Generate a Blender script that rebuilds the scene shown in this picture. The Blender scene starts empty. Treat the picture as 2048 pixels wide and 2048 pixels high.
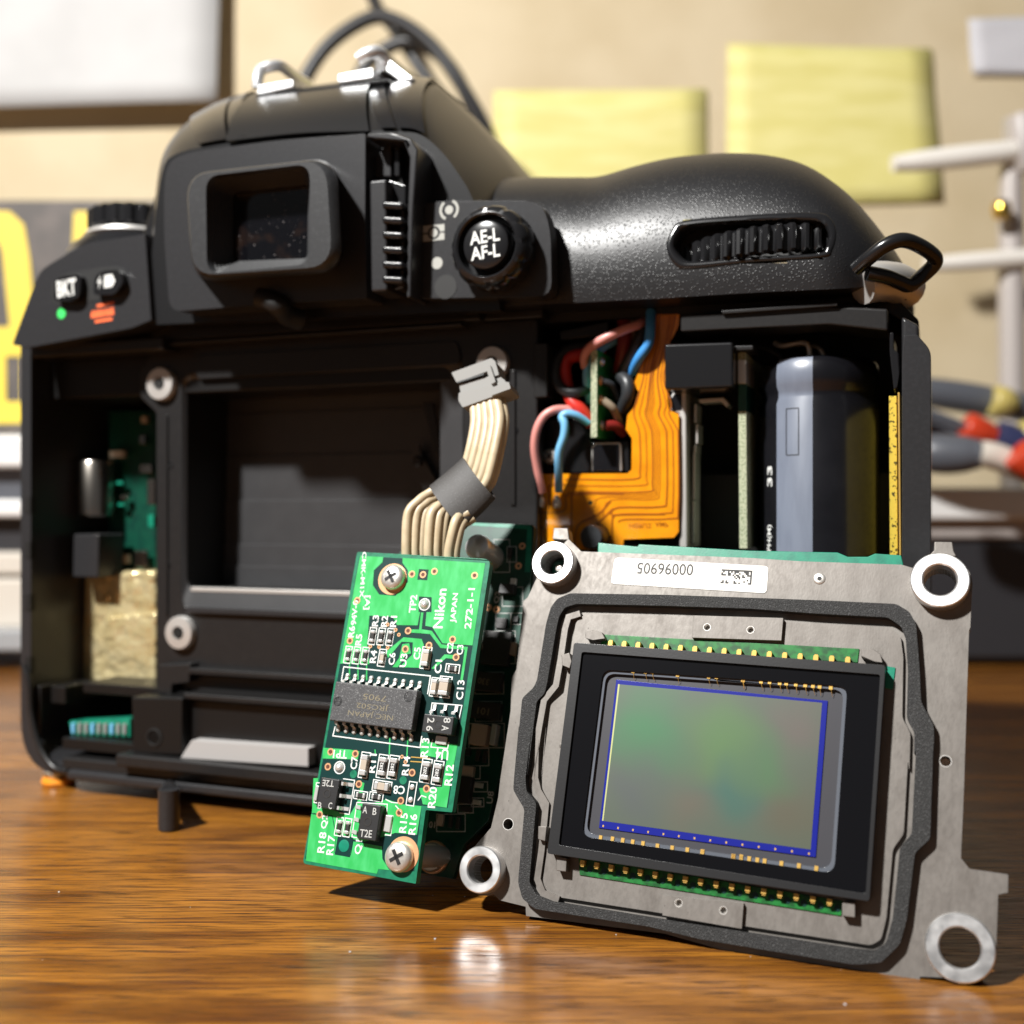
import bpy, bmesh, math, random
from math import radians as R_, sin, cos, pi, sqrt, atan2
from mathutils import Vector, Matrix
from mathutils.geometry import tessellate_polygon

random.seed(7)
S = 0.001                      # every number below is in millimetres
scn = bpy.context.scene
COL = scn.collection

# ------------------------------------------------------------------ camera, world, lamp, exposure
FPX, CXY, CAMH = 2200.0, 1024.0, 46.5      # focal length in photo pixels, centre, lens height above the table
cam_d = bpy.data.cameras.new('camera')
cam = bpy.data.objects.new('camera', cam_d)
COL.objects.link(cam)
cam.location = (0, 0, CAMH * S)
cam.rotation_euler = (R_(90), 0, 0)
cam_d.sensor_width = 36
cam_d.lens = 36 * FPX / 2048
cam_d.clip_start = 0.005
cam_d.clip_end = 10
cam_d.dof.use_dof = True
cam_d.dof.focus_distance = 0.128
cam_d.dof.aperture_fstop = 19
scn.camera = cam

world = bpy.data.worlds.new('World')
scn.world = world
world.use_nodes = True
bg = world.node_tree.nodes['Background']
bg.inputs[0].default_value = (0.95, 0.97, 1.0, 1)
bg.inputs[1].default_value = 0.062

def lamp(name, loc, target, size, power, color):
    d = bpy.data.lights.new(name, 'AREA')
    d.shape = 'DISK'
    d.size = size * S
    d.energy = power
    d.color = color
    o = bpy.data.objects.new(name, d)
    o.location = Vector(loc) * S
    o.rotation_euler = (Vector(target) - Vector(loc)).to_track_quat('-Z', 'Y').to_euler()
    COL.objects.link(o)
    return o
lamp('desk_lamp', (-250, -70, 400), (10, 140, 40), 34, 5.7, (1.0, 0.985, 0.955))

scn.view_settings.view_transform = 'Standard'
scn.view_settings.look = 'None'
scn.view_settings.exposure = 0.15
scn.view_settings.gamma = 1.0
scn.render.engine = 'CYCLES'
scn.cycles.max_bounces = 8
scn.cycles.use_denoising = True
scn.cycles.sample_clamp_indirect = 6

# ------------------------------------------------------------------ frames: planes in which flat things are laid out
CROPS = {'A1': (580, 1040, .24845), 'A2': (580, 1360, .24845), 'P3': (880, 1040, .3209), 'P4': (1400, 1040, .3354),
         'P5': (880, 1450, .3209), 'P6': (1400, 1500, .3354), 'W7': (700, 660, .2587), 'B1': (0, 0, .3623),
         'B2': (300, 50, .4141), 'B3': (900, 300, .5942), 'B4': (1000, 580, .4658), 'B5': (0, 600, .3623),
         'B6': (0, 1100, .4141), 'F': (1040, 600, .2588), 'H': (1300, 380, .3364), 'T': (560, 1090, .12422),
         'L': (0, 380, .2691), 'X': (0, 0, 1.0), 'Z': (900, 1040, .1864)}

class Frame:
    def __init__(s, O, yaw, lean, roll):
        base = Matrix(((1, 0, 0), (0, 0, -1), (0, 1, 0)))
        s.R = (Matrix.Rotation(-R_(yaw), 3, 'Z') @ Matrix.Rotation(-R_(lean), 3, 'X') @ Matrix.Rotation(R_(roll), 3, 'Y') @ base)
        s.O = Vector(O)
        s.n = s.R.col[2]
    def p(s, c, x, y, w=0.0):
        """survey point: photo crop coordinates -> (u, v) on the plane w of this frame"""
        ox, oy, k = CROPS[c]
        d = Vector(((ox + x * k - CXY) / FPX, 1, -(oy + y * k - CXY) / FPX))
        cm = Vector((0, 0, CAMH))
        t = s.n.dot(s.O + s.n * w - cm) / s.n.dot(d)
        l = s.R.transposed() @ (cm + d * t - s.O)
        return (l.x, l.y)
    def p3(s, c, x, y, w=0.0):
        a = s.p(c, x, y, w)
        return Vector((a[0], a[1], w))
    def pts(s, c, L, w=0.0):
        return [s.p(c, x, y, w) for x, y in L]
    def empty(s, name):
        o = bpy.data.objects.new(name, None)
        o.matrix_world = Matrix.Translation(s.O * S) @ s.R.to_4x4()
        o.empty_display_size = .005
        COL.objects.link(o)
        return o

def tag(o, label=None, cat=None, group=None, kind=None):
    if label: o['label'] = label
    if cat: o['category'] = cat
    if group: o['group'] = group
    if kind: o['kind'] = kind
    return o

# ------------------------------------------------------------------ mesh builder
def catmull(P, k=6, closed=False):
    P = [Vector(p) for p in P]
    n = len(P)
    out = []
    for i in range(n if closed else n - 1):
        if closed:
            a, b, c, d = P[(i - 1) % n], P[i], P[(i + 1) % n], P[(i + 2) % n]
        else:
            a, b, c, d = P[max(i - 1, 0)], P[i], P[i + 1], P[min(i + 2, n - 1)]
        for j in range(k):
            t = j / k
            out.append(.5 * ((2 * b) + (c - a) * t + (2 * a - 5 * b + 4 * c - d) * t * t + (3 * b - a - 3 * c + d) * t ** 3))
    if not closed: out.append(P[-1])
    return out

def rounded(pts, r, k=4):
    """polygon with rounded corners"""
    out = []
    n = len(pts)
    for i in range(n):
        a, b, c = Vector(pts[i - 1]), Vector(pts[i]), Vector(pts[(i + 1) % n])
        ri = r[i] if isinstance(r, (list, tuple)) else r
        if ri <= 0:
            out.append((b.x, b.y)); continue
        d1, d2 = (a - b), (c - b)
        t1, t2 = min(ri, d1.length * .48), min(ri, d2.length * .48)
        p, q = b + d1.normalized() * t1, b + d2.normalized() * t2
        for j in range(k + 1):
            t = j / k
            z = p * (1 - t) ** 2 + b * 2 * t * (1 - t) + q * t * t
            out.append((z.x, z.y))
    return out

def circ(c, r, n=32, ph=0.0):
    return [(c[0] + r * cos(2 * pi * i / n + ph), c[1] + r * sin(2 * pi * i / n + ph)) for i in range(n)]

def area2(L):
    return sum(L[i - 1][0] * L[i][1] - L[i][0] * L[i - 1][1] for i in range(len(L)))

class MB:
    def __init__(s):
        s.v, s.f = [], []
    def add(s, V, Fc):
        o = len(s.v)
        s.v += [tuple(x) for x in V]
        s.f += [tuple(i + o for i in f) for f in Fc]
        return s
    def box(s, u0, u1, v0, v1, w0, w1):
        V = [(u, v, w) for w in (w0, w1) for u, v in ((u0, v0), (u1, v0), (u1, v1), (u0, v1))]
        return s.add(V, [(3, 2, 1, 0), (4, 5, 6, 7), (0, 1, 5, 4), (1, 2, 6, 5), (2, 3, 7, 6), (3, 0, 4, 7)])
    def rbox(s, c, L, Wd, ang, w0, w1):
        """box with centre c, length L along ang, width Wd"""
        a = R_(ang); e = Vector((cos(a), sin(a))); f = Vector((-sin(a), cos(a))); c = Vector(c)
        q = [c - e * L / 2 - f * Wd / 2, c + e * L / 2 - f * Wd / 2, c + e * L / 2 + f * Wd / 2, c - e * L / 2 + f * Wd / 2]
        return s.prism([[(t.x, t.y) for t in q]], w0, w1)
    def prism(s, loops, w0, w1, taper=None):
        loops = [list(L) for L in loops]
        for i, L in enumerate(loops):
            a = area2(L)
            if (a < 0) == (i == 0): L.reverse()
        flat = [p for L in loops for p in L]
        n = len(flat)
        top = flat if taper is None else [taper(p) for p in flat]
        V = [(p[0], p[1], w0) for p in flat] + [(p[0], p[1], w1) for p in top]
        Fc = []
        if len(loops) == 1 and n <= 4:
            Fc = [tuple(range(n))[::-1], tuple(range(n, 2 * n))]
        else:
            for t in tessellate_polygon([[Vector((p[0], p[1], 0)) for p in L] for L in loops]):
                a, b, c = (flat[i] for i in t)
                ar = (b[0] - a[0]) * (c[1] - a[1]) - (c[0] - a[0]) * (b[1] - a[1])
                if ar < 0: t = t[::-1]
                Fc.append(tuple(i + n for i in t)); Fc.append(tuple(t)[::-1])
        o = 0
        for L in loops:
            m = len(L)
            for i in range(m):
                j = (i + 1) % m
                Fc.append((o + i, o + j, o + j + n, o + i + n))
            o += m
        return s.add(V, Fc)
    def flat(s, loops, w):
        loops = [list(L) for L in loops]
        flat = [p for L in loops for p in L]
        Fc = []
        for t in tessellate_polygon([[Vector((p[0], p[1], 0)) for p in L] for L in loops]):
            a, b, c = (flat[i] for i in t)
            if (b[0] - a[0]) * (c[1] - a[1]) - (c[0] - a[0]) * (b[1] - a[1]) < 0: t = t[::-1]
            Fc.append(tuple(t))
        return s.add([(p[0], p[1], w) for p in flat], Fc)
    def lathe(s, c, prof, n=32, axis='w'):
        """prof: list of (r, h); axis w (default) or v"""
        V, Fc = [], []
        for r, h in prof:
            for i in range(n):
                a = 2 * pi * i / n
                if axis == 'w': V.append((c[0] + r * cos(a), c[1] + r * sin(a), (c[2] if len(c) > 2 else 0) + h))
                elif axis == 'v': V.append((c[0] + r * cos(a), c[1] + h, c[2] - r * sin(a)))
                else: V.append((c[0] + h, c[1] + r * cos(a), c[2] + r * sin(a)))
        for k in range(len(prof) - 1):
            for i in range(n):
                j = (i + 1) % n
                Fc.append((k * n + i, k * n + j, (k + 1) * n + j, (k + 1) * n + i))
        if prof[0][0] > 1e-6: Fc.append(tuple(range(n))[::-1])
        if prof[-1][0] > 1e-6: Fc.append(tuple(range((len(prof) - 1) * n, len(prof) * n)))
        return s.add(V, Fc)
    def ringlathe(s, c, prof, n=40):
        """closed profile swept round: a ring"""
        V, Fc = [], []
        m = len(prof)
        for r, h in prof:
            for i in range(n):
                a = 2 * pi * i / n
                V.append((c[0] + r * cos(a), c[1] + r * sin(a), h))
        for k in range(m):
            kk = (k + 1) % m
            for i in range(n):
                j = (i + 1) % n
                Fc.append((k * n + i, k * n + j, kk * n + j, kk * n + i))
        return s.add(V, Fc)
    def tube(s, P, r, n=10, k=6, closed=False, squash=1.0):
        P = catmull(P, k, closed) if k > 1 else [Vector(p) for p in P]
        m = len(P)
        V, Fc = [], []
        up = None
        for i in range(m):
            if closed: t = P[(i + 1) % m] - P[i - 1]
            else: t = P[min(i + 1, m - 1)] - P[max(i - 1, 0)]
            t.normalize()
            if up is None:
                up = t.cross(Vector((.31, .17, .93)))
                if up.length < .1: up = t.cross(Vector((1, 0, 0)))
            up = (up - t * up.dot(t)).normalized()
            b = t.cross(up)
            rr = r(i / (m - 1)) if callable(r) else r
            for j in range(n):
                a = 2 * pi * j / n
                V.append(P[i] + up * (rr * cos(a)) + b * (rr * squash * sin(a)))
        for i in range(m if closed else m - 1):
            ii = (i + 1) % m
            for j in range(n):
                jj = (j + 1) % n
                Fc.append((i * n + j, i * n + jj, ii * n + jj, ii * n + j))
        if not closed:
            Fc.append(tuple(range(n))[::-1]); Fc.append(tuple(range((m - 1) * n, m * n)))
        return s.add(V, Fc)
    def strip(s, P, wd, w0, w1, k=1):
        """flat band of width wd along a 2-D path"""
        P = [Vector((p[0], p[1])) for p in P]
        if k > 1: P = [Vector((p.x, p.y)) for p in catmull([(p.x, p.y, 0) for p in P], k)]
        A, B = [], []
        m = len(P)
        for i in range(m):
            d1 = (P[i] - P[i - 1]).normalized() if i else None
            d2 = (P[i + 1] - P[i]).normalized() if i < m - 1 else None
            if d1 is None: d1 = d2
            if d2 is None: d2 = d1
            t = (d1 + d2)
            t = t.normalized() if t.length > 1e-6 else d1
            nn = Vector((-t.y, t.x))
            h = wd / 2 / max(.5, abs(nn.dot(Vector((-d1.y, d1.x)))))
            A.append(P[i] + nn * h); B.append(P[i] - nn * h)
        V = [(p.x, p.y, w) for w in (w0, w1) for p in A + B]
        Fc = []
        for i in range(m - 1):
            Fc += [(2 * m + i, 3 * m + i, 3 * m + i + 1, 2 * m + i + 1), (i, i + 1, m + i + 1, m + i),
                   (i, 2 * m + i, 2 * m + i + 1, i + 1), (m + i, m + i + 1, 3 * m + i + 1, 3 * m + i)]
        Fc += [(0, m, 3 * m, 2 * m), (m - 1, 3 * m - 1, 4 * m - 1, 2 * m + m - 1)][:1]
        Fc += [(m - 1, 2 * m + m - 1, 3 * m + m - 1, m + m - 1)]
        return s.add(V, Fc)
    def grid(s, rows, closed=False):
        """rows of equal-length 3-D points"""
        V = [p for r in rows for p in r]
        m = len(rows[0])
        Fc = []
        for i in range(len(rows) - 1):
            for j in range(m if closed else m - 1):
                jj = (j + 1) % m
                Fc.append((i * m + j, i * m + jj, (i + 1) * m + jj, (i + 1) * m + j))
        return s.add(V, Fc)
    def mesh(s, name, smooth=38, recalc=True):
        me = bpy.data.meshes.new(name)
        me.from_pydata([(a * S, b * S, c * S) for a, b, c in s.v], [], s.f)
        if recalc:
            bm = bmesh.new(); bm.from_mesh(me)
            bmesh.ops.recalc_face_normals(bm, faces=bm.faces)
            bm.to_mesh(me); bm.free()
        if smooth:
            me.polygons.foreach_set('use_smooth', [True] * len(me.polygons))
            me.set_sharp_from_angle(angle=R_(smooth))
        return me
    def build(s, name, mat, parent=None, bevel=0, seg=2, smooth=38, recalc=True):
        return link(name, s.mesh(name, smooth, recalc), mat, parent, bevel, seg)

def link(name, me, mat, parent=None, bevel=0, seg=2):
    if mat and not me.materials: me.materials.append(mat)
    o = bpy.data.objects.new(name, me)
    COL.objects.link(o)
    if parent: o.parent = parent
    if bevel:
        m = o.modifiers.new('edge', 'BEVEL')
        m.width = bevel * S; m.segments = seg; m.limit_method = 'ANGLE'; m.angle_limit = R_(40)
        m.harden_normals = True
    return o

def inst(name, me, parent, loc=(0, 0, 0), rz=0, bevel=0):
    o = link(name, me, None, parent, bevel)
    o.location = Vector(loc) * S
    o.rotation_euler = (0, 0, R_(rz))
    return o

# ------------------------------------------------------------------ lettering
_tc = {}
def text_mesh(s, bold=0.0):
    if (s, bold) in _tc: return _tc[(s, bold)]
    cu = bpy.data.curves.new('lettering', 'FONT')
    cu.body = s; cu.resolution_u = 3; cu.offset = bold
    ob = bpy.data.objects.new('lettering', cu)
    me = ob.to_mesh()
    V = [tuple(v.co) for v in me.vertices]; Fc = [tuple(p.vertices) for p in me.polygons]
    ob.to_mesh_clear(); bpy.data.objects.remove(ob); bpy.data.curves.remove(cu)
    x0, x1 = min(v[0] for v in V), max(v[0] for v in V)
    y0, y1 = min(v[1] for v in V), max(v[1] for v in V)
    V = [((v[0] - (x0 + x1) / 2) / (x1 - x0), (v[1] - (y0 + y1) / 2) / (y1 - y0)) for v in V]
    _tc[(s, bold)] = (V, Fc)
    return _tc[(s, bold)]

def letters(mb, s, c, length, height, rot, w, bold=.012, mirror=False):
    V, Fc = text_mesh(s, bold)
    a = R_(rot)
    out = []
    for x, y in V:
        x *= length * (-1 if mirror else 1); y *= height
        out.append((c[0] + x * cos(a) - y * sin(a), c[1] + x * sin(a) + y * cos(a), w))
    return mb.add(out, Fc)

# ------------------------------------------------------------------ procedural materials
MAT = {}
def mat(name, col, rough=.5, metal=0.0, spec=.5, bump=None, var=None, coat=0.0, rvar=None, stretch=(1, 1, 1), trans=0.0, ior=1.5, bump2=None, speck=None, pebble=None):
    """bump/bump2: (feature mm, strength, depth mm); var: (feature mm, second colour, lo, hi); speck: (feature mm, colour, threshold)"""
    m = bpy.data.materials.new(name); m.use_nodes = True
    nt = m.node_tree; N = nt.nodes; Lk = nt.links
    b = N['Principled BSDF']
    b.inputs['Base Color'].default_value = (*col, 1)
    b.inputs['Roughness'].default_value = rough
    b.inputs['Metallic'].default_value = metal
    b.inputs['Specular IOR Level'].default_value = spec
    b.inputs['Coat Weight'].default_value = coat
    b.inputs['Coat Roughness'].default_value = .08
    b.inputs['Transmission Weight'].default_value = trans
    b.inputs['IOR'].default_value = ior
    tc = N.new('ShaderNodeTexCoord'); mp = N.new('ShaderNodeMapping')
    mp.inputs['Scale'].default_value = stretch
    Lk.new(tc.outputs['Object'], mp.inputs['Vector'])
    def noise(mm, det=3):
        n = N.new('ShaderNodeTexNoise'); n.inputs['Scale'].default_value = 1.0 / (mm * S); n.inputs['Detail'].default_value = det
        Lk.new(mp.outputs[0], n.inputs['Vector']); return n
    def ramp(src, lo, hi):
        r = N.new('ShaderNodeMapRange'); r.inputs['From Min'].default_value = lo; r.inputs['From Max'].default_value = hi
        Lk.new(src, r.inputs['Value']); return r.outputs[0]
    cur = None
    if var:
        mm, c2, lo, hi = var
        mx = N.new('ShaderNodeMix'); mx.data_type = 'RGBA'
        mx.inputs['A'].default_value = (*col, 1); mx.inputs['B'].default_value = (*c2, 1)
        Lk.new(ramp(noise(mm, 4).outputs['Fac'], lo, hi), mx.inputs['Factor'])
        cur = mx.outputs['Result']
    if speck:
        mm, c2, th = speck
        mx = N.new('ShaderNodeMix'); mx.data_type = 'RGBA'
        mx.inputs['A'].default_value = (*col, 1); mx.inputs['B'].default_value = (*c2, 1)
        if cur: Lk.new(cur, mx.inputs['A'])
        Lk.new(ramp(noise(mm, 1).outputs['Fac'], th, th + .04), mx.inputs['Factor'])
        cur = mx.outputs['Result']
    if cur: Lk.new(cur, b.inputs['Base Color'])
    if rvar:
        mm, r2, lo, hi = rvar
        r = ramp(noise(mm, 4).outputs['Fac'], lo, hi)
        k = N.new('ShaderNodeMapRange'); k.inputs['To Min'].default_value = rough; k.inputs['To Max'].default_value = r2
        Lk.new(r, k.inputs['Value']); Lk.new(k.outputs[0], b.inputs['Roughness'])
    nrm = None
    for bp in (bump, bump2):
        if bp:
            bn = N.new('ShaderNodeBump'); bn.inputs['Strength'].default_value = bp[1]; bn.inputs['Distance'].default_value = bp[2] * S
            Lk.new(noise(bp[0], 2).outputs['Fac'], bn.inputs['Height'])
            if nrm: Lk.new(nrm, bn.inputs['Normal'])
            nrm = bn.outputs['Normal']
    if pebble:
        vo = N.new('ShaderNodeTexVoronoi'); vo.inputs['Scale'].default_value = 1.0 / (pebble[0] * S); vo.inputs['Randomness'].default_value = .9
        Lk.new(mp.outputs[0], vo.inputs['Vector'])
        bn = N.new('ShaderNodeBump'); bn.invert = True; bn.inputs['Strength'].default_value = pebble[1]; bn.inputs['Distance'].default_value = pebble[2] * S
        mr = N.new('ShaderNodeMapRange'); mr.interpolation_type = 'SMOOTHSTEP'; mr.inputs['From Min'].default_value = .08; mr.inputs['From Max'].default_value = .42
        Lk.new(vo.outputs['Distance'], mr.inputs['Value']); Lk.new(mr.outputs[0], bn.inputs['Height'])
        if nrm: Lk.new(nrm, bn.inputs['Normal'])
        nrm = bn.outputs['Normal']
    if nrm: Lk.new(nrm, b.inputs['Normal'])
    MAT[name] = m
    return m

mat('grip_plastic', (.0085, .0085, .0095), .38, pebble=(.36, .8, .034), bump=(.2, .3, .015), bump2=(.7, .3, .03))
mat('satin_black', (.0085, .0085, .0092), .30, bump=(.18, .5, .014))
mat('matte_plastic', (.0205, .0205, .022), .30, bump=(.16, .4, .012), var=(.5, (.025, .025, .027), .45, .7))
mat('smooth_plastic', (.010, .010, .011), .20, bump=(.5, .08, .01))
mat('rubber', (.021, .0215, .023), .38, bump=(.3, .4, .02), var=(.6, (.031, .032, .034), .5, .75))
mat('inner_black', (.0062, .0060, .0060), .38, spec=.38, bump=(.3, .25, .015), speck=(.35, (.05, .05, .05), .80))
mat('deep_black', (.003, .003, .003), .6)
mat('frame_black', (.0125, .0120, .0122), .34, spec=.42, bump=(.18, .3, .010), var=(.6, (.016, .0152, .015), .45, .75), speck=(.4, (.06, .06, .06), .81))
mat('blade_black', (.030, .030, .0315), .42, bump=(.2, .15, .01), var=(3, (.034, .034, .0355), .4, .7))
mat('eye_glass', (.003, .003, .004), .04, spec=.8, speck=(.35, (.22, .20, .20), .74), var=(4, (.014, .008, .006), .52, .7), rvar=(1.5, .2, .5, .75))
mat('chrome', (.82, .83, .84), .12, 1.0, rvar=(.8, .25, .4, .7))
mat('bright_nickel', (.86, .87, .88), .34, .75, rvar=(.8, .45, .4, .7))
mat('steel', (.66, .64, .61), .40, .65, bump=(.4, .12, .015))
mat('boss_steel', (.88, .88, .88), .30, .95, bump=(2.0, .10, .03), rvar=(2.0, .40, .38, .64))
mat('screw_steel', (.74, .71, .66), .32, .75, bump=(.25, .35, .04), rvar=(.3, .45, .4, .7))
mat('cast_plate', (.176, .161, .146), .44, .45, bump=(.22, .45, .016), bump2=(.9, .2, .04), var=(2.2, (.138, .124, .111), .42, .72), speck=(.28, (.08, .072, .064), .77), rvar=(.5, .56, .4, .65), stretch=(1, .5, 1))
mat('gasket_foam', (.011, .011, .011), .75, bump=(.16, 1.0, .10), speck=(.15, (.045, .045, .045), .60))
mat('sensor_rim', (.016, .016, .017), .3, bump=(.3, .2, .02))
mat('sensor_black', (.004, .004, .005), .14)
mat('label_white', (.70, .68, .635), .55, var=(.8, (.64, .615, .57), .45, .7))
mat('print_black', (.01, .01, .01), .6)
mat('print_white', (.64, .65, .63), .55)
mat('pcb_bare', (.010, .165, .085), .32, spec=.6, var=(.9, (.006, .11, .06), .45, .7), bump=(.3, .3, .02))
mat('pcb_copper', (.030, .375, .085), .3, spec=.55, var=(1.0, (.065, .47, .15), .40, .72), bump=(.35, .25, .015), stretch=(1, .35, 1))
mat('carrier_green', (.008, .15, .025), .35, var=(.8, (.004, .06, .012), .4, .62))
mat('pcb_gap', (.004, .030, .028), .3)
mat('pcb_teal', (.006, .20, .12), .30, spec=.6, var=(1.5, (.004, .14, .09), .45, .7), bump=(.25, .25, .015))
mat('pcb_dark', (.004, .050, .030), .3, var=(1.6, (.003, .03, .022), .4, .7))
mat('fr4_edge', (.42, .44, .30), .7, speck=(.22, (.10, .16, .08), .55), bump=(.2, .6, .05))
mat('solder', (.80, .79, .77), .25, .6, bump=(.3, .3, .03))
mat('tin', (.74, .72, .68), .32, .6, bump=(.2, .3, .02))
mat('copper_pad', (.82, .45, .24), .32, .45)
mat('via_hole', (.09, .018, .004), .6)
mat('ic_black', (.045, .045, .047), .5, bump=(.14, .8, .025), speck=(.11, (.17, .17, .17), .62))
mat('ic_print', (.18, .155, .10), .6)
mat('sot_black', (.018, .018, .019), .42, bump=(.2, .4, .02))
mat('sot_print', (.42, .42, .40), .6)
mat('chip_dark', (.03, .028, .027), .35)
mat('cap_tan', (.40, .34, .27), .4)
mat('wire_cream', (.50, .405, .27), .4, var=(1.5, (.43, .34, .215), .45, .7))
mat('sleeve', (.04, .037, .035), .62, bump=(.3, .4, .03), speck=(.12, (.10, .10, .10), .66))
mat('connector_white', (.24, .236, .226), .75, spec=.2)
mat('gold', (.80, .50, .13), .3, .55)
mat('die_blue', (.006, .011, .20), .25, spec=.6)
mat('die_grey', (.045, .045, .052), .32, bump=(.2, .2, .01))
mat('die_line', (.38, .40, .16), .4)
mat('window_edge', (.10, .11, .13), .15)
mat('flex_orange', (.78, .29, .006), .16, spec=.7, var=(3, (.68, .23, .004), .4, .7), coat=.6, bump=(2.5, .2, .1))
mat('flex_line', (.30, .08, .002), .35)
mat('flex_light', (.78, .29, .015), .22, coat=.4)
mat('wire_pink', (.62, .25, .22), .38)
mat('wire_red', (.56, .03, .02), .35)
mat('wire_darkred', (.20, .015, .012), .4)
mat('wire_blue', (.16, .42, .66), .38)
mat('wire_deepblue', (.05, .25, .60), .38)
mat('wire_black', (.025, .027, .03), .4)
mat('wire_tan', (.30, .24, .17), .45)
mat('capacitor_black', (.005, .005, .0065), .22, bump=(2.0, .10, .03), var=(6, (.008, .008, .010), .4, .7))
mat('capacitor_stripe', (.145, .165, .21), .3, bump=(.5, .2, .02), stretch=(1, .2, 1), var=(1.1, (.125, .143, .185), .4, .7))
mat('brass_speckle', (.62, .46, .06), .5, .3, speck=(.35, (.06, .045, .01), .60), bump=(.3, .5, .04))
mat('gold_tape', (.60, .49, .25), .22, .5, bump=(3.2, 1.0, 1.3), bump2=(1.0, .6, .2), var=(4, (.74, .64, .38), .4, .7))
mat('nickel', (.55, .50, .44), .2, 1.0)
mat('tape_white', (.36, .345, .335), .6, bump=(.2, .3, .02))
mat('orange_foot', (.75, .26, .02), .3)
mat('print_green', (.04, .62, .12), .5)
mat('print_orange', (.80, .14, .04), .5)
mat('print_grey', (.34, .34, .31), .6)
mat('wall_paint', (.62, .515, .345), .75, bump=(3, .3, .5), var=(45, (.55, .445, .28), .4, .65))
mat('paper_white', (.52, .515, .51), .7, var=(30, (.48, .475, .47), .4, .6))
mat('note_yellow', (.70, .63, .22), .65, var=(16, (.78, .71, .30), .38, .62), stretch=(.6, 1, 3.2))
mat('note_grey', (.58, .57, .60), .7)
mat('poster_dark', (.075, .065, .06), .6, var=(9, (.12, .10, .09), .45, .7))
mat('poster_yellow', (.80, .60, .06), .55)
mat('cable_black', (.02, .02, .022), .4)
mat('rail_metal', (.84, .83, .81), .35, .1)
mat('dark_metal', (.03, .03, .034), .4)
mat('cream_plastic', (.60, .55, .48), .5)
mat('clear_plastic', (.82, .84, .86), .15, spec=.6, trans=.6)
mat('rod_plastic', (.80, .76, .70), .35)
mat('tool_grey', (.085, .09, .105), .4)
mat('tool_red', (.52, .045, .015), .35)
mat('tool_yellow', (.52, .42, .13), .35)
mat('tool_navy', (.03, .035, .09), .4)
mat('post_grey', (.42, .38, .36), .4)
mat('brass_knob', (.80, .52, .10), .18, 1.0)

# table wood: planks of dark-pored oak grain along x
def wood():
    m = bpy.data.materials.new('table_wood'); m.use_nodes = True
    nt = m.node_tree; N = nt.nodes; Lk = nt.links; b = N['Principled BSDF']
    tc = N.new('ShaderNodeTexCoord')
    def nz(sx, sy, det, dist=0):
        mp = N.new('ShaderNodeMapping'); mp.inputs['Scale'].default_value = (sx, sy, 1); mp.inputs['Rotation'].default_value = (0, 0, R_(-4))
        n = N.new('ShaderNodeTexNoise'); n.inputs['Scale'].default_value = 1; n.inputs['Detail'].default_value = det
        n.inputs['Distortion'].default_value = dist
        Lk.new(tc.outputs['Object'], mp.inputs[0]); Lk.new(mp.outputs[0], n.inputs['Vector']); return n.outputs['Fac']
    def rng(s, lo, hi):
        r = N.new('ShaderNodeMapRange'); r.inputs['From Min'].default_value = lo; r.inputs['From Max'].default_value = hi
        Lk.new(s, r.inputs['Value']); return r.outputs[0]
    def mix(a, bb, f):
        x = N.new('ShaderNodeMix'); x.data_type = 'RGBA'
        for k, v in (('A', a), ('B', bb)):
            if isinstance(v, tuple): x.inputs[k].default_value = (*v, 1)
            else: Lk.new(v, x.inputs[k])
        Lk.new(f, x.inputs['Factor']); return x.outputs['Result']
    c = mix((.30, .118, .0150), (.115, .039, .0055), rng(nz(18, 210, 6, .8), .40, .62))
    c = mix(c, (.42, .175, .026), rng(nz(9, 60, 3, .4), .55, .78))
    pores = rng(nz(150, 5200, 4), .53, .62)
    c = mix(c, (.040, .014, .004), pores)
    c = mix(c, (.10, .035, .010), rng(nz(40, 1700, 4), .54, .66))
    Lk.new(c, b.inputs['Base Color'])
    b.inputs['Roughness'].default_value = .25
    b.inputs['Specular IOR Level'].default_value = .36
    b.inputs['Coat Weight'].default_value = .0
    b.inputs['Coat Roughness'].default_value = .16
    bn = N.new('ShaderNodeBump'); bn.invert = True; bn.inputs['Strength'].default_value = .35; bn.inputs['Distance'].default_value = .0001
    Lk.new(pores, bn.inputs['Height']); Lk.new(bn.outputs[0], b.inputs['Normal'])
    MAT['table_wood'] = m
wood()

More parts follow.
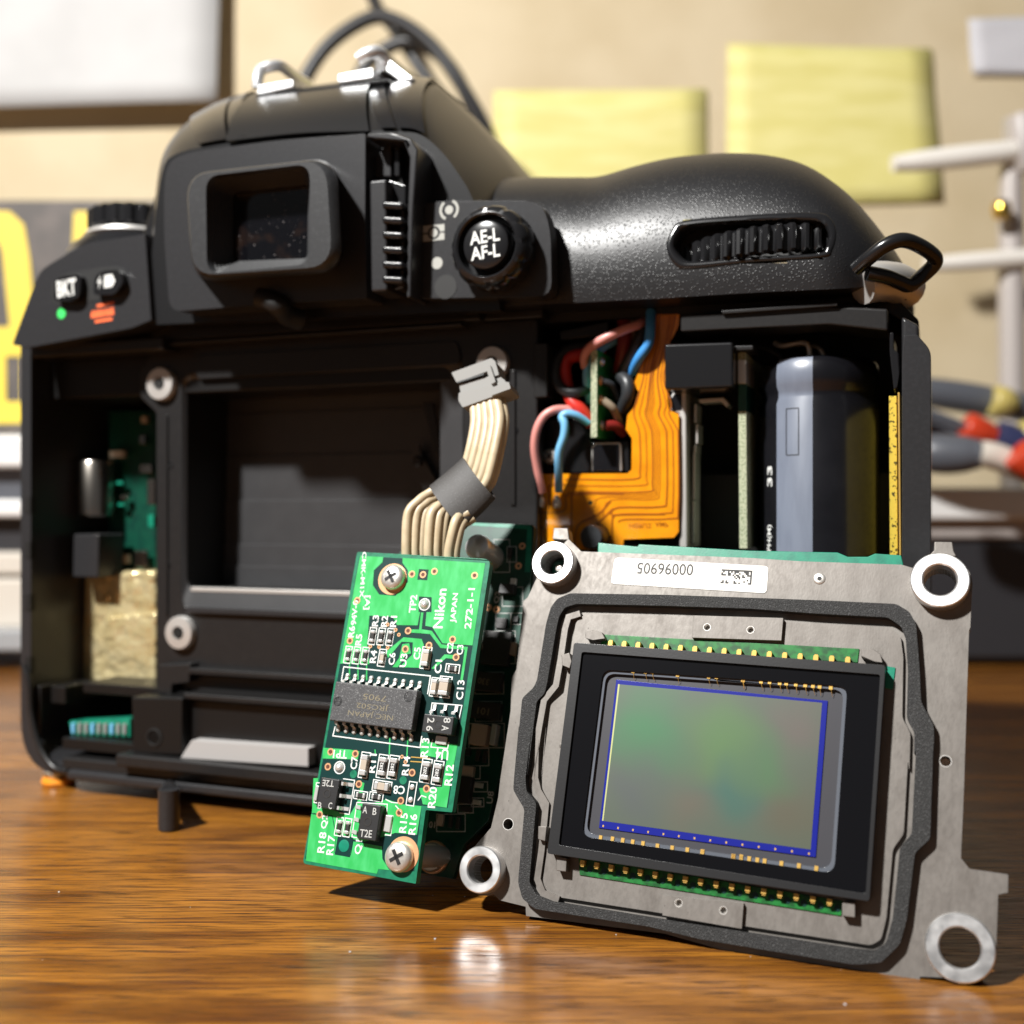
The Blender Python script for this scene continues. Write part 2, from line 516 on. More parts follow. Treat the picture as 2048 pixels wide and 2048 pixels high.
# imaging area of the sensor: iridescent reflections painted into its colour as green / grey / brown clouds
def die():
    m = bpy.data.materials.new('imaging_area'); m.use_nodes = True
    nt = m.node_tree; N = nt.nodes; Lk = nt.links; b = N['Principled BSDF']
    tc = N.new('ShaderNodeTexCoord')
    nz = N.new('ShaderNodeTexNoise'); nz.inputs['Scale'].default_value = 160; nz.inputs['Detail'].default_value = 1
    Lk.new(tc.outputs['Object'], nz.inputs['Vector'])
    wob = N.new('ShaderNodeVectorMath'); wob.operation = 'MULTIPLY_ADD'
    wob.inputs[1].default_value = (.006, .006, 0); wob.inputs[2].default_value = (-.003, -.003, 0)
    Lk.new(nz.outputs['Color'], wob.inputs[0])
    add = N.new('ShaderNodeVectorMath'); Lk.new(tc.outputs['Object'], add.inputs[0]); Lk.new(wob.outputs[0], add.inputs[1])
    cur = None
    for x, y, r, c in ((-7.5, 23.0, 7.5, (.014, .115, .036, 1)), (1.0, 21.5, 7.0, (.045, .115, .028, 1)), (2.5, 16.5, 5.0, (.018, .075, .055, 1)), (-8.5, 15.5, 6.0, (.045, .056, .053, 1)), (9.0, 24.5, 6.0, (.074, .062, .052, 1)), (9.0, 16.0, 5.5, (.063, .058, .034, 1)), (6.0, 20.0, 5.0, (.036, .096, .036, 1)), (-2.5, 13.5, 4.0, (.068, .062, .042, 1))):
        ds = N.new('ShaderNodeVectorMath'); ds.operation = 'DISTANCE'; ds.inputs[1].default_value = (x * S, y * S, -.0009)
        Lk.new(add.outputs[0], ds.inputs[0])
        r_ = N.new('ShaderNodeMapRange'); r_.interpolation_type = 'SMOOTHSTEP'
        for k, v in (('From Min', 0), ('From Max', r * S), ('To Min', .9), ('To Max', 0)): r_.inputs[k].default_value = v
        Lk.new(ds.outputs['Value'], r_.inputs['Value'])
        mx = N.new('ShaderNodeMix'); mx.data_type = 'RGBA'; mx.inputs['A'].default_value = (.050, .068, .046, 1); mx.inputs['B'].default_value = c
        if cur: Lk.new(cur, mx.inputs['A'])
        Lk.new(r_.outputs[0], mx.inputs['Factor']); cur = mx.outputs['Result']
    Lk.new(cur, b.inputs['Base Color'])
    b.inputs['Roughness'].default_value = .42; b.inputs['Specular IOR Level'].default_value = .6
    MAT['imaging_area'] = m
die()
M = MAT

# ------------------------------------------------------------------ the setting
def world_box(name, x0, x1, y0, y1, z0, z1, mt, bevel=0):
    return MB().box(x0, x1, y0, y1, z0, z1).build(name, mt, None, bevel)
tag(world_box('table', -520, 520, -260, 398, -24, 0, M['table_wood'], 2), kind='structure')
tag(world_box('wall', -900, 900, 402, 430, -60, 900, M['wall_paint']), kind='structure')

WY = 402.0
def wp(x, y, d):
    """survey point at depth d from the lens, in world millimetres"""
    return Vector(((x - CXY) / FPX * d, d, CAMH - (y - CXY) / FPX * d))

def sheet(name, px, d, mt, thick=.4, curl=0.0, label='', cat='', group=None):
    """paper hanging at depth d: corners in photo pixels (tl, tr, br, bl), with a soft curl"""
    tl, tr, br, bl = [wp(x, y, d) for x, y in px]
    rows = []
    n = 8
    for i in range(n + 1):
        t = i / n
        a, b = tl.lerp(bl, t), tr.lerp(br, t)
        rows.append([a.lerp(b, j / n) + Vector((0, -curl * t * t - curl * .3 * (j / n) ** 2 - .2 * sin(9 * t + j), 0)) for j in range(n + 1)])
    mb = MB(); mb.grid(rows)
    o = mb.build(name, mt, None, recalc=False)
    sm = o.modifiers.new('thickness', 'SOLIDIFY'); sm.thickness = thick * S; sm.offset = -1
    tag(o, label, cat, group)
    return o
sheet('paper_sheet', [(-160, -140), (442, -140), (436, 206), (-160, 222)], WY - 9, M['paper_white'], curl=2,
      label='large white paper sheet pinned to the tan wall above the yellow lettered box', cat='paper')
sheet('sticky_note', [(988, 182), (1412, 178), (1418, 520), (985, 520)], WY - .9, M['note_yellow'], thick=.12, curl=.5,
      label='lower yellow sticky note on the wall, beside the black cable loops', cat='note', group='yellow notes on the wall')
sheet('sticky_note', [(1456, 88), (1862, 98), (1884, 402), (1452, 412)], WY - .9, M['note_yellow'], thick=.12, curl=.6,
      label='higher yellow sticky note on the wall, above the grip of the camera', cat='note', group='yellow notes on the wall')
sheet('grey_note', [(1936, 38), (2200, 30), (2200, 150), (1942, 148)], WY - 1.2, M['note_grey'], thick=.15, curl=1,
      label='small pale grey note near the top corner of the wall', cat='note')

# yellow lettered dark box standing on the rail
def lettered_box():
    d = 352.0
    root = bpy.data.objects.new('lettered_box', None); COL.objects.link(root)
    c0, c1 = wp(-260, 400, d), wp(420, 880, d)
    root.location = Vector(((c0.x + c1.x) / 2, d, c1.z)) * S
    def loc(x, y): q = wp(x, y, d); return (q.x - (c0.x + c1.x) / 2, q.z - c1.z)
    root.rotation_euler = (R_(90), 0, 0)        # local x right, local y up, local z toward the lens
    a, b = loc(-260, 400), loc(420, 880)
    MB().box(a[0], b[0], b[1], a[1], -30, 0).build('carton', M['poster_dark'], root, .8)
    mb = MB()
    out = [loc(*p) for p in [(-90, 700), (-88, 520), (-70, 450), (-20, 424), (20, 424), (48, 450), (60, 520), (72, 660), (46, 690), (28, 690), (22, 660), (6, 500), (-6, 478), (-26, 480), (-40, 520), (-40, 700)]]
    mb.prism([out], 0, .5)
    mb.build('letter', M['poster_yellow'], root)
    MB().prism([[loc(*p) for p in [(150, 424), (196, 424), (196, 520), (146, 520)]]], 0, .5).build('letter', M['poster_yellow'], root)
    mb = MB(); mb.prism([[loc(*p) for p in [(-200, 655), (120, 655), (120, 846), (-200, 846)]], [loc(*p) for p in [(12, 712), (44, 712), (44, 804), (12, 804)]],
                         [loc(*p) for p in [(-60, 712), (-26, 712), (-26, 804), (-60, 804)]]], 0, .4)
    mb.build('letter', M['poster_yellow'], root)
    tag(root, 'dark carton with big yellow letters standing behind the camera', 'box')
lettered_box()

# rail with drawers behind the camera
def rail():
    d = 330.0
    root = bpy.data.objects.new('metal_rail', None); COL.objects.link(root)
    root.location = (0, d * S, 0)
    def zz(y): return CAMH - (y - CXY) / FPX * d
    def bar(name, y0, y1, mt, x0=-330, x1=330, f=0, dp=26, bv=1.2):
        MB().box(x0, x1, f, dp, zz(y1), zz(y0)).build(name, mt, root, bv)
    bar('top_bar', 872, 935, M['rail_metal'], x1=-60, f=-4)
    bar('groove', 932, 1003, M['tool_grey'], x1=-60, f=2)
    bar('top_bar', 975, 1040, M['rail_metal'], x0=60, f=-4)
    bar('face', 1036, 1078, M['post_grey'], x0=60, f=0)
    bar('lip', 1000, 1034, M['rail_metal'], x1=-60, f=-3)
    bar('groove', 1030, 1108, M['dark_metal'], x1=-60, f=3)
    bar('drawer_front', 1104, 1150, M['cream_plastic'], x1=-60, f=-1)
    bar('drawer_front', 1156, 1255, M['cream_plastic'], x1=-60, f=-2)
    bar('groove', 1150, 1300, M['dark_metal'], x1=-60, f=3)
    bar('groove', 1074, 1320, M['dark_metal'], x0=60, f=2)
    bar('foot', 1290, 1334, M['dark_metal'], f=6, bv=0)
    bar('ledge', 1252, 1296, M['clear_plastic'], x1=-60, f=-10, dp=4)
    tag(root, 'long metal rail with cream drawer fronts lying on the table behind the camera', 'rail')
rail()

def cable(name, pts, r, label, cat='cable', mt='cable_black', group=None):
    o = MB().tube([wp(*p) for p in pts], r, 10, 8).build(name, M[mt])
    return tag(o, label, cat, group)
cable('black_cable', [(560, 420, 352), (575, 250, 350), (640, 110, 350), (735, 38, 350), (800, 45, 350), (868, 95, 350), (925, 175, 350), (975, 265, 352), (990, 330, 356), (960, 420, 356)], 2.3,
      'outer loop of black cable hanging on the wall behind the hot shoe', group='black cable loops on the wall')
cable('black_cable', [(690, 300, 356), (720, 150, 356), (790, 88, 355), (850, 92, 354), (905, 140, 354), (950, 235, 354), (965, 330, 356), (930, 420, 356)], 2.3,
      'inner loop of black cable hanging behind the hot shoe', group='black cable loops on the wall')
cable('black_cable', [(732, -60, 372), (752, 10, 366), (790, 60, 360), (850, 150, 358), (915, 230, 358), (955, 300, 360)], 2.2,
      'black cable strand dropping from the top edge into the cable loops', group='black cable loops on the wall')

# tools lying on the rail, lower right of the wall
def tool(name, parts, label, cat, group=None):
    root = bpy.data.objects.new(name, None); COL.objects.link(root)
    a = wp(*parts[0][1][0]); root.location = a * S
    for nm, pts, r, mt in parts:
        MB().tube([wp(*p) - a for p in pts], (lambda t, r=r: r * (.72 + .28 * sin(pi * min(1, .12 + t)) ** .6)), 14, 6).build(nm, M[mt], root)
    return tag(root, label, cat, group)
tool('screwdriver', [('handle', [(1990, 872, 300), (2060, 905, 300), (2140, 945, 300)], 5.2, 'tool_navy'), ('collar', [(1928, 852, 300), (1950, 862, 300), (1985, 874, 300)], 4.4, 'tool_red'),
                     ('shaft', [(1780, 800, 302), (1860, 828, 301), (1930, 853, 300)], 1.6, 'tool_grey')],
     'screwdriver with a red collar lying on the rail beside the grip', 'tool', 'hand tools behind the grip')
tool('pliers', [('handle', [(1958, 905, 292), (2010, 920, 292), (2100, 965, 292)], 3.6, 'cream_plastic'), ('grip_end', [(2032, 905, 286), (2060, 925, 286), (2120, 970, 286)], 4.6, 'tool_red'),
                ('jaw', [(1850, 905, 298), (1900, 908, 296), (1962, 908, 293)], 5.5, 'tool_grey')],
     'pliers with grey jaws and a red grip end, below the screwdriver', 'tool', 'hand tools behind the grip')
tool('marker_pen', [('barrel', [(1840, 782, 322), (1960, 800, 322), (2120, 830, 322)], 4.6, 'tool_grey'), ('band', [(1984, 800, 318), (2004, 805, 318), (2024, 812, 318)], 4.6, 'tool_yellow')],
     'grey marker with a yellow band lying on top of the tools', 'tool', 'hand tools behind the grip')
tool('marker_pen', [('barrel', [(1790, 852, 312), (1890, 885, 312), (1990, 900, 312)], 6.2, 'tool_grey'), ('band', [(2036, 868, 300), (2050, 872, 300), (2076, 880, 300)], 4.2, 'tool_yellow')],
     'thick grey marker lying behind the red screwdriver collar', 'tool', 'hand tools behind the grip')
tool('helping_stand', [('post', [(2024, 980, 350), (2024, 700, 350), (2022, 420, 350), (2026, 238, 350)], 4.2, 'post_grey'),
                       ('crossbar', [(2030, 302, 345), (1900, 316, 345), (1786, 328, 345)], 3.6, 'rod_plastic'),
                       ('crossbar', [(2100, 512, 345), (1960, 522, 345), (1850, 530, 345)], 2.9, 'rod_plastic'),
                       ('clamp', [(2044, 232, 346), (2052, 300, 346), (2060, 340, 346)], 5.4, 'post_grey')],
     'grey stand with two pale crossbars in front of the wall', 'stand')
kn = MB().lathe((0, 0, 0), [(0, -3), (2.2, -2.6), (3, 0), (2.2, 2.6), (0, 3)], 20).build('brass_knob', M['brass_knob'])  # stands in for an out-of-focus yellow highlight, shaped as a ball
kn.location = wp(2003, 420, 342) * S
tag(kn, 'small round brass knob on the grey stand between its crossbars', 'knob')

# ------------------------------------------------------------------ the opened camera body
B = Frame((-83.7, 187.6, 0), 20.9, 0, 0)
BODY = B.empty('camera_body')
tag(BODY, 'black camera body opened at the back, showing its shutter, flex circuit and capacitor', 'camera')

def pb(name, c, pts, w0, w1, mt, bevel=.25, parent=None, rnd=0, holes=(), seg=2):
    L = B.pts(c, pts, w1)
    if rnd: L = rounded(L, rnd)
    return MB().prism([L] + [list(h) for h in holes], w0, w1).build(name, M[mt], parent or BODY, bevel, seg)
def bar(name, c, a, b, u1, w0, w1, mt, bevel=.25, parent=None):
    """bar running along the body: a = upper left, b = lower left survey point, u1 = right end"""
    p, q = B.p(c, *a, w1), B.p(c, *b, w1)
    return MB().box(min(p[0], q[0]), u1, q[1], p[1], w0, w1).build(name, M[mt], parent or BODY, bevel)
def wire(name, c, pts, r, mt, parent=None, fr=None, n=10):
    fr = fr or B
    return MB().tube([fr.p3(c, x, y, w) for x, y, w in pts], r, n, 6).build(name, M[mt], parent or BODY)
def screw(fr, parent, c, r, w, mt='screw_steel', slot='cross', h=1.0, name='screw', ang=20):
    """pan head screw: head with a recessed cross"""
    cc = c
    prof = [(r * .98, w - .2), (r, w), (r * .97, w + h * .55), (r * .85, w + h * .85), (r * .6, w + h), (0, w + h * 1.04)]
    o = MB().lathe(cc, prof, 28).build(name, M[mt], parent)
    if slot == 'cross':
        mb = MB()
        for a in (ang, ang + 90): mb.rbox(cc, r * 1.05, r * .24, a, w + h * .9, w + h * 1.07)
        mb.build('cross_slot', M['deep_black'], o)
    elif slot == 'hole':
        MB().lathe(cc, [(r * .36, w + h * .8), (r * .36, w + h * 1.08)], 16).build('socket', M['deep_black'], o)
    return o

# outer shell: a U of plastic open at the top
u_out = rounded([(-.2, 75), (-.2, 2.2), (145, 2.2), (145, 66.5), (143.4, 68.5)], [0, 9, 9, 1, 0], 8)
u_in = rounded([(141.8, 68.5), (141.6, 66), (141.6, 4.6), (2.1, 4.6), (2.1, 75)], [0, 3, 6.5, 6.5, 0], 8)
MB().prism([u_out + u_in], -42, 0).build('shell', M['matte_plastic'], BODY, .5)
MB().box(1.9, 141.8, 4.4, 80, -31, -29.5).build('chassis_back', M['deep_black'], BODY)
MB().box(2, 142, 74, 76, -40, -6).build('chassis_top', M['deep_black'], BODY)

# film-gate frame with the shutter opening
W0 = -4.0
ear = B.p('B5', 880, 460, W0)
fo = B.pts('X', [(312, 1440), (311, 826), (280, 795), (276, 745), (300, 705), (320, 690), (1075, 640), (1075, 1440)], W0)
ho = rounded(B.pts('X', [(364, 752), (364, 1216), (925, 1238), (925, 722)], W0), 2.0)
MB().prism([fo, ho], W0 - 3, W0).build('gate_frame', M['frame_black'], BODY, .35)
hi = rounded(B.pts('X', [(392, 772), (394, 1176), (893, 1190), (893, 746)], -7.2), .6)
mb = MB(); L1, L2 = [list(x) for x in (ho, hi)]
def resample(L, n):
    L = [Vector(p) for p in L]; L.append(L[0])
    d = [0]
    for i in range(1, len(L)): d.append(d[-1] + (L[i] - L[i - 1]).length)
    out = []
    for k in range(n):
        t = d[-1] * k / n
        i = max(j for j in range(len(d) - 1) if d[j] <= t)
        f = (t - d[i]) / max(d[i + 1] - d[i], 1e-9)
        out.append(L[i].lerp(L[i + 1], f))
    return out
r1 = [Vector((p[0], p[1], W0 - .1)) for p in ho]
# chamfer between the rim and the opening
cen = Vector((sum(p[0] for p in ho) / len(ho), sum(p[1] for p in ho) / len(ho)))
r2 = []
hb = [min(p[0] for p in hi), max(p[0] for p in hi), min(p[1] for p in hi), max(p[1] for p in hi)]
ob = [min(p[0] for p in ho), max(p[0] for p in ho), min(p[1] for p in ho), max(p[1] for p in ho)]
for p in ho:
    r2.append(Vector((hb[0] + (p[0] - ob[0]) / (ob[1] - ob[0]) * (hb[1] - hb[0]), hb[2] + (p[1] - ob[2]) / (ob[3] - ob[2]) * (hb[3] - hb[2]), -4.9)))
r3 = [Vector((p.x, p.y, -16.5)) for p in r2]
MB().grid([r1, r2], True).build('gate_chamfer', M['blade_black'], BODY, recalc=False)
MB().grid([r2, r3], True).build('gate_tunnel', M['deep_black'], BODY, recalc=False)
MB().box(hb[0] + .8, hb[1] - .8, hb[2] - .35, hb[2] + .3, -6.2, -4.7).build('gate_edge_strip', M['steel'], BODY, .1)
# shutter blades
sl = [B.p('X', 455, y, -15.5)[1] for y in (700, 838, 922, 1010, 1097, 1140, 1250)]
for i in range(6):
    MB().box(hb[0] - 2, hb[1] + 6, sl[i + 1] - .05, sl[i] + .8, -16.6 + i * .3, -16.2 + i * .3).build('shutter_blade', M['blade_black'], BODY, .06)
lev = rounded(B.pts('W7', [(515, 880), (460, 990), (490, 1130), (640, 1320), (700, 1230), (590, 1030)], -14), .5)
o = MB().prism([lev], -14.6, -14).build('shutter_lever', M['blade_black'], BODY, .1)
MB().lathe((*B.p('W7', 530, 1015, -14), 0), [(.85, -14.2), (.85, -13.5), (.6, -13.3), (0, -13.3)], 20).build('pivot', M['frame_black'], o)
MB().lathe((*B.p('W7', 525, 900, -14), 0), [(.4, -14.2), (.4, -13.8), (0, -13.8)], 14).build('pivot', M['blade_black'], o)
MB().prism([B.pts('W7', [(560, 560), (640, 560), (720, 1000), (660, 960)], -13)], -13.6, -13).build('shutter_lever', M['frame_black'], BODY, .1)
# frame screws
for c, x, y, r in (('B5', 880, 462, 2.75), ('B5', 985, 1838, 2.75), ('W7', 1095, 255, 2.5)):
    p = B.p(c, x, y, -3)
    mb = MB(); mb.lathe(p, [(r, -4.2), (r, -3.3), (r * .93, -2.9), (r * .4, -2.8), (r * .34, -3.3), (0, -3.4)], 36)
    s_ = mb.build('frame_screw', M['steel'], BODY)
    MB().lathe(p, [(r * .33, -3.2), (r * .33, -2.76)], 6).build('socket', M['deep_black'], s_)
MB().box(2, B.p('X', 1075, 640, -5)[0], 66, 79, -28, -4.5).build('upper_panel', M['inner_black'], BODY, .3)
MB().box(B.p('X', 300, 640, -1)[0], B.p('X', 960, 640, -1)[0], B.p('X', 600, 664, -1)[1], 79, -6, -1.2).build('upper_panel', M['inner_black'], BODY, .3)
bar('upper_ridge', 'X', (310, 686), (310, 692), B.p('X', 925, 640, -1)[0], -3, -.7, 'frame_black', .15)
pb('upper_plate', 'X', [(392, 712), (915, 682), (922, 728), (392, 758)], -5, -3.55, 'frame_black', .3, rnd=1.2)
for x, y in ((960, 1000), (1010, 1120), (335, 1130), (340, 930), (1030, 860)):
    MB().lathe(B.p('X', x, y, W0), [(.55, W0 - .2), (.55, W0 + .12), (.35, W0 + .12), (.3, W0 - .05), (0, W0 - .05)], 16).build('rivet', M['smooth_plastic'], BODY)
for x0, x1, y0, y1 in ((935, 944, 760, 1250), (1020, 1030, 740, 1010), (328, 334, 830, 1230)):
    pb('frame_rib', 'X', [(x0, y0), (x1, y0), (x1, y1), (x0, y1)], W0 - .5, W0 + .35, 'frame_black', .12)
# ledges and ridges under the shutter
bar('gate_ledge', 'X', (372, 1213), (372, 1226), 84, -5, -3.2, 'matte_plastic', .2)
bar('ridge', 'X', (376, 1336), (376, 1348), 100, -5, -1.6, 'frame_black', .2)
bar('ridge_face', 'X', (368, 1348), (368, 1400), 100, -6, -3.6, 'inner_black', .1)
bar('lower_shelf', 'X', (366, 1386), (366, 1398), 100, -6, 1.0, 'frame_black', .25)
bar('lower_panel', 'X', (360, 1398), (360, 1505), 100, -6, -.4, 'inner_black', .15)
bar('bottom_ledge', 'B6', (556, 985), (556, 1045), 104, -6, 3.2, 'frame_black', .4)
bar('bottom_ledge', 'B6', (300, 1000), (300, 1062), 104, -6, .8, 'frame_black', .4)
bar('bottom_lip', 'B6', (316, 1062), (316, 1112), 136, -14, 1.8, 'matte_plastic', .6)
bar('side_ledge', 'B6', (300, 905), (300, 960), 30, -8, -.6, 'inner_black', .2)
bar('side_ledge', 'B6', (400, 640), (400, 690), 32, -16, -3, 'inner_black', .2)
bar('side_post', 'B6', (160, 655), (160, 890), B.p('B6', 196, 655, -1)[0], -10, -1, 'frame_black', .2)
bar('side_post', 'B6', (245, 655), (245, 740), B.p('B6', 315, 655, -2)[0], -10, -2, 'inner_black', .2)
pb('corner_block', 'B6', [(634, 710), (880, 712), (876, 992), (640, 985)], -8, 1.6, 'inner_black', .3)
pb('corner_step', 'B6', [(762, 555), (920, 548), (912, 640), (830, 650), (826, 700), (760, 690)], -5, -1.8, 'frame_black', .25)
p = B.p('B6', 745, 905, 1.6)
MB().lathe((*p, 0), [(1.5, 1.55), (1.5, 1.75), (1.2, 1.8), (1.1, 1.6), (0, 1.6)], 24).build('screw_hole', M['deep_black'], BODY)
pb('white_tape', 'B6', [(925, 920), (1488, 958), (1488, 1046), (872, 1004)], -1, 1.75, 'tape_white', .05)
wire('inner_lip', 'B6', [(112, 560, .4), (140, 640, .4), (150, 790, .4), (190, 950, .5), (260, 1050, .6), (330, 1070, .8)], .55, 'frame_black')
# underside: tripod strip, rubber foot and round stud
mb = MB(); uu = B.p('B6', 690, 1175, 0)[0]
mb.box(uu, 105, 1.0, 2.6, -22, -3).build('tripod_strip', M['tape_white'], BODY, .2)
sp = B.p('B6', 816, 1365, 13)
mb = MB(); mb.lathe((sp[0], 0, 13), [(0, 0.0), (1.35, 0.0), (1.55, .25), (1.55, 6.0)], 28, axis='v').build('stud', M['matte_plastic'], BODY)
MB().tube([B.p3('X', 338, 1585, 13), B.p3('X', 338, 1580, 6), B.p3('X', 338, 1572, -2)], 1.25, 12, 3).build('stud_arm', M['matte_plastic'], BODY)
fp = B.p('B6', 222, 1105, 0)
MB().lathe((fp[0], 0, -3), [(0, 0.0), (2.6, 0.0), (2.9, .5), (2.6, 1.3), (0, 1.4)], 28, axis='v').build('orange_foot', M['orange_foot'], BODY)
MB().lathe((fp[0] - .6, 1.35, -3), [(0, 0.0), (2.0, 0.0), (2.0, .7), (0, .9)], 24, axis='v').build('foot_rivet', M['chrome'], BODY)
MB().box(60, 120, 0.0, 2.3, -30, -12).build('tripod_boss', M['matte_plastic'], BODY, .4)
MB().box(18, 22, 0.0, 2.3, -30, -12).build('base_foot', M['matte_plastic'], BODY, .4)

# left cavity
for x0, y0, x1, y1, w, mt, nm in ((217, 822, 312, 1140, -16, 'pcb_dark', 'side_board'),):
    pb(nm, 'X', [(x0, y0), (x1, y0), (x1, y1), (x0, y1)], w - 1, w, mt, .1)
for x, y, a, h in ((640, 850, 3.2, 1.2), (780, 770, 1.2, 1.6), (790, 660, 1.2, 1.2), (650, 1010, 2, .6), (680, 1090, 1.4, .8), (830, 1060, 1.6, 4.5), (830, 1220, 1.2, 2.2), (770, 1430, 2.4, 3), (680, 1430, 1.8, 1.6), (665, 1130, 1.4, .5), (800, 930, 2.6, 1.5)):
    q_ = B.p('B5', x, y, -14)
    MB().box(q_[0] - a / 2, q_[0] + a / 2, q_[1] - h / 2, q_[1] + h / 2, -15, -14.1).build('side_component', M[random.choice(['nickel', 'cap_tan', 'pcb_teal'])], BODY, .1)
cc = B.p('B5', 462, 1195, -10)
MB().lathe((cc[0], cc[1], -13), [(0, 0), (3.1, 0), (3.4, .3), (3.4, 9.6), (3.1, 10.0), (0, 10.1)], 32, axis='v').build('metal_can', M['nickel'], BODY)
wire('copper_rod', 'B5', [(362, 560, -15), (364, 700, -15), (362, 1900, -15)], .55, 'nickel')
pb('black_connector', 'B5', [(405, 1292), (545, 1292), (540, 1535), (400, 1530)], -14, -7.5, 'matte_plastic', .3)
pb('black_connector', 'B5', [(310, 1310), (400, 1310), (396, 1540), (306, 1530)], -20, -12, 'deep_black', .3)
pb('taped_block', 'X', [(166, 1144), (311, 1140), (311, 1376), (160, 1366)], -24, -12, 'gold_tape', 1.0, seg=3)
pb('taped_fold', 'X', [(205, 1235), (311, 1225), (311, 1380), (205, 1372)], -13, -11.2, 'gold_tape', .5)
pb('socket_board', 'B6', [(332, 828), (628, 812), (628, 905), (345, 895)], -6, -3.4, 'pcb_teal', .15)
for i in range(9):
    q_ = B.p('B6', 352 + i * 31, 862 + i * .6, -3)
    MB().box(q_[0] - .32, q_[0] + .32, q_[1] - .8, q_[1] + .9, -3.6, -2.9).build('socket_pin', M['connector_white' if i % 3 else 'wire_blue'], BODY, .1)
for y in (1010, 1100, 1205, 1330):
    q_ = B.p('B5', 150, (y - 600) / .3623, .2)
    MB().box(q_[0] - .6, q_[0] + .6, q_[1] - 1.4, q_[1] + 1.4, -1, .12).build('latch_notch', M['deep_black'], BODY)

# ------------------------------------------------------------------ top cover
TW = 4.0
def loft(name, c, front, back, w_f, w_b, mt, k=5, steps=8, rnd=.3, smooth=60):
    A = [B.p3(c, x, y, w_f) for x, y in front]; Z = [B.p3(c, x, y, w_b) for x, y in back]
    A, Z = catmull(A, k), catmull(Z, k)
    rows = []
    for i in range(steps + 1):
        th = pi / 2 * i / steps
        t_ = i / steps
        s_, c_ = t_ * (1 - rnd) + sin(th) * rnd, t_ * (1 - rnd) + (1 - cos(th)) * rnd
        rows.append([Vector((a.x + (z.x - a.x) * s_, a.y + (z.y - a.y) * s_, w_f + (w_b - w_f) * c_)) for a, z in zip(A, Z)])
    rows.append([Vector((p.x, p.y, p.z - 14)) for p in rows[-1]])
    mb = MB(); mb.grid(rows)
    return mb.build(name, M[mt], BODY, smooth=smooth, recalc=False), A
# left shoulder with its buttons
sh = rounded(B.pts('X', [(24, 690), (78, 544), (100, 528), (168, 488), (290, 468), (302, 640), (262, 656), (62, 694)], TW), [.6, 2, 2, 2, 0, 0, 0, 1])
o = MB().prism([sh], -36, TW).build('shoulder', M['matte_plastic'], BODY, 1.2, 4)
bar('shoulder_lip', 'X', (62, 692), (62, 716), 30, -3, .8, 'frame_black', .3)
rec = rounded(B.pts('L', [(385, 850), (375, 700), (480, 620), (800, 570), (930, 570), (955, 690), (870, 790), (560, 850)], TW), 1.6)
MB().prism([rec], TW - .4, TW + .06).build('button_well', M['deep_black'], BODY, .05)
for nm, P_, t, c_ in (('BKT', [(395, 820), (410, 665), (470, 640), (600, 625), (590, 790), (540, 830)], 'BKT', (495, 728)), ('FLASH', [(690, 780), (705, 640), (760, 600), (890, 590), (920, 680), (850, 780)], None, (800, 680))):
    L_ = rounded(B.pts('L', P_, TW + 1.4), .9)
    bt = MB().prism([L_], TW, TW + 1.4).build('push_button', M['smooth_plastic'], BODY, .35, 3)
    q_ = B.p('L', *c_, TW + 1.4)
    mb = MB()
    if t: letters(mb, t, q_, 3.9, 2.7, 4, TW + 1.44, .03)
    else:
        z0 = (q_[0] - 1.6, q_[1])
        mb.flat([[(z0[0] + .25, z0[1] + 1.2), (z0[0] - .45, z0[1] - .1), (z0[0] + .05, z0[1] - .05), (z0[0] - .3, z0[1] - 1.2), (z0[0] + .5, z0[1] + .25), (z0[0], z0[1] + .2)]], TW + 1.44)
        mb.flat([[(q_[0] - .7, q_[1] - 1.0), (q_[0] + .9, q_[1] - .9), (q_[0] + 1.5, q_[1]), (q_[0] + .9, q_[1] + 1.1), (q_[0] - .6, q_[1] + 1.0)]], TW + 1.44)
    mb.build('lettering', M['print_white'], bt, recalc=False)
MB().prism([circ(B.p('L', 457, 918, TW), .85, 20)], TW, TW + .03).build('green_dot', M['print_green'], BODY)
q_ = B.p('L', 765, 912, TW)
mb = MB(); letters(mb, 'FORMAT', q_, 4.4, 1.2, 4, TW + .04, .035)
mb.strip([(q_[0] - 1.2, q_[1] + 1.15), (q_[0] + 2.2, q_[1] + 1.4)], .45, TW + .02, TW + .04)
mb.strip([(q_[0] - 1.6, q_[1] - 1.35), (q_[0] + 1.9, q_[1] - 1.1)], .45, TW + .02, TW + .04)
mb.strip([(q_[0] - 2.4, q_[1] - .35), (q_[0] + 2.2, q_[1] - .05)], .8, TW + .01, TW + .02)
mb.build('lettering', M['print_orange'], BODY, recalc=False)
# mode dial behind the shoulder
mc = B.p3('X', 275, 470, -16)
gear = []
for i in range(120):
    a = 2 * pi * i / 120
    rr = 8.2 + (.35 if (i // 3) % 2 else -.1)
    gear.append((rr * cos(a), rr * sin(a)))
mb = MB(); rows = []
for h, k in ((0, .93), (.4, 1), (3.3, 1), (3.8, .94)):
    rows.append([Vector((mc.x + g[0] * k, mc.y + h, mc.z - g[1] * k)) for g in gear])
mb.grid(rows, True); mb.add(rows[-1], [tuple(range(120))]); mb.build('mode_dial', M['smooth_plastic'], BODY, smooth=25, recalc=False)
MB().lathe((mc.x, mc.y - 1.6, mc.z), [(12.2, -3.0), (11.4, -1.6), (9.6, 0), (9.0, .9), (6, 1.4)], 48, axis='v').build('dial_base', M['smooth_plastic'], BODY)
MB().lathe((mc.x + .5, mc.y - 1.5, mc.z + 1), [(8.4, 0), (8.7, .3), (8.4, .9), (6, 1)], 48, axis='v').build('dial_ring', M['steel'], BODY)
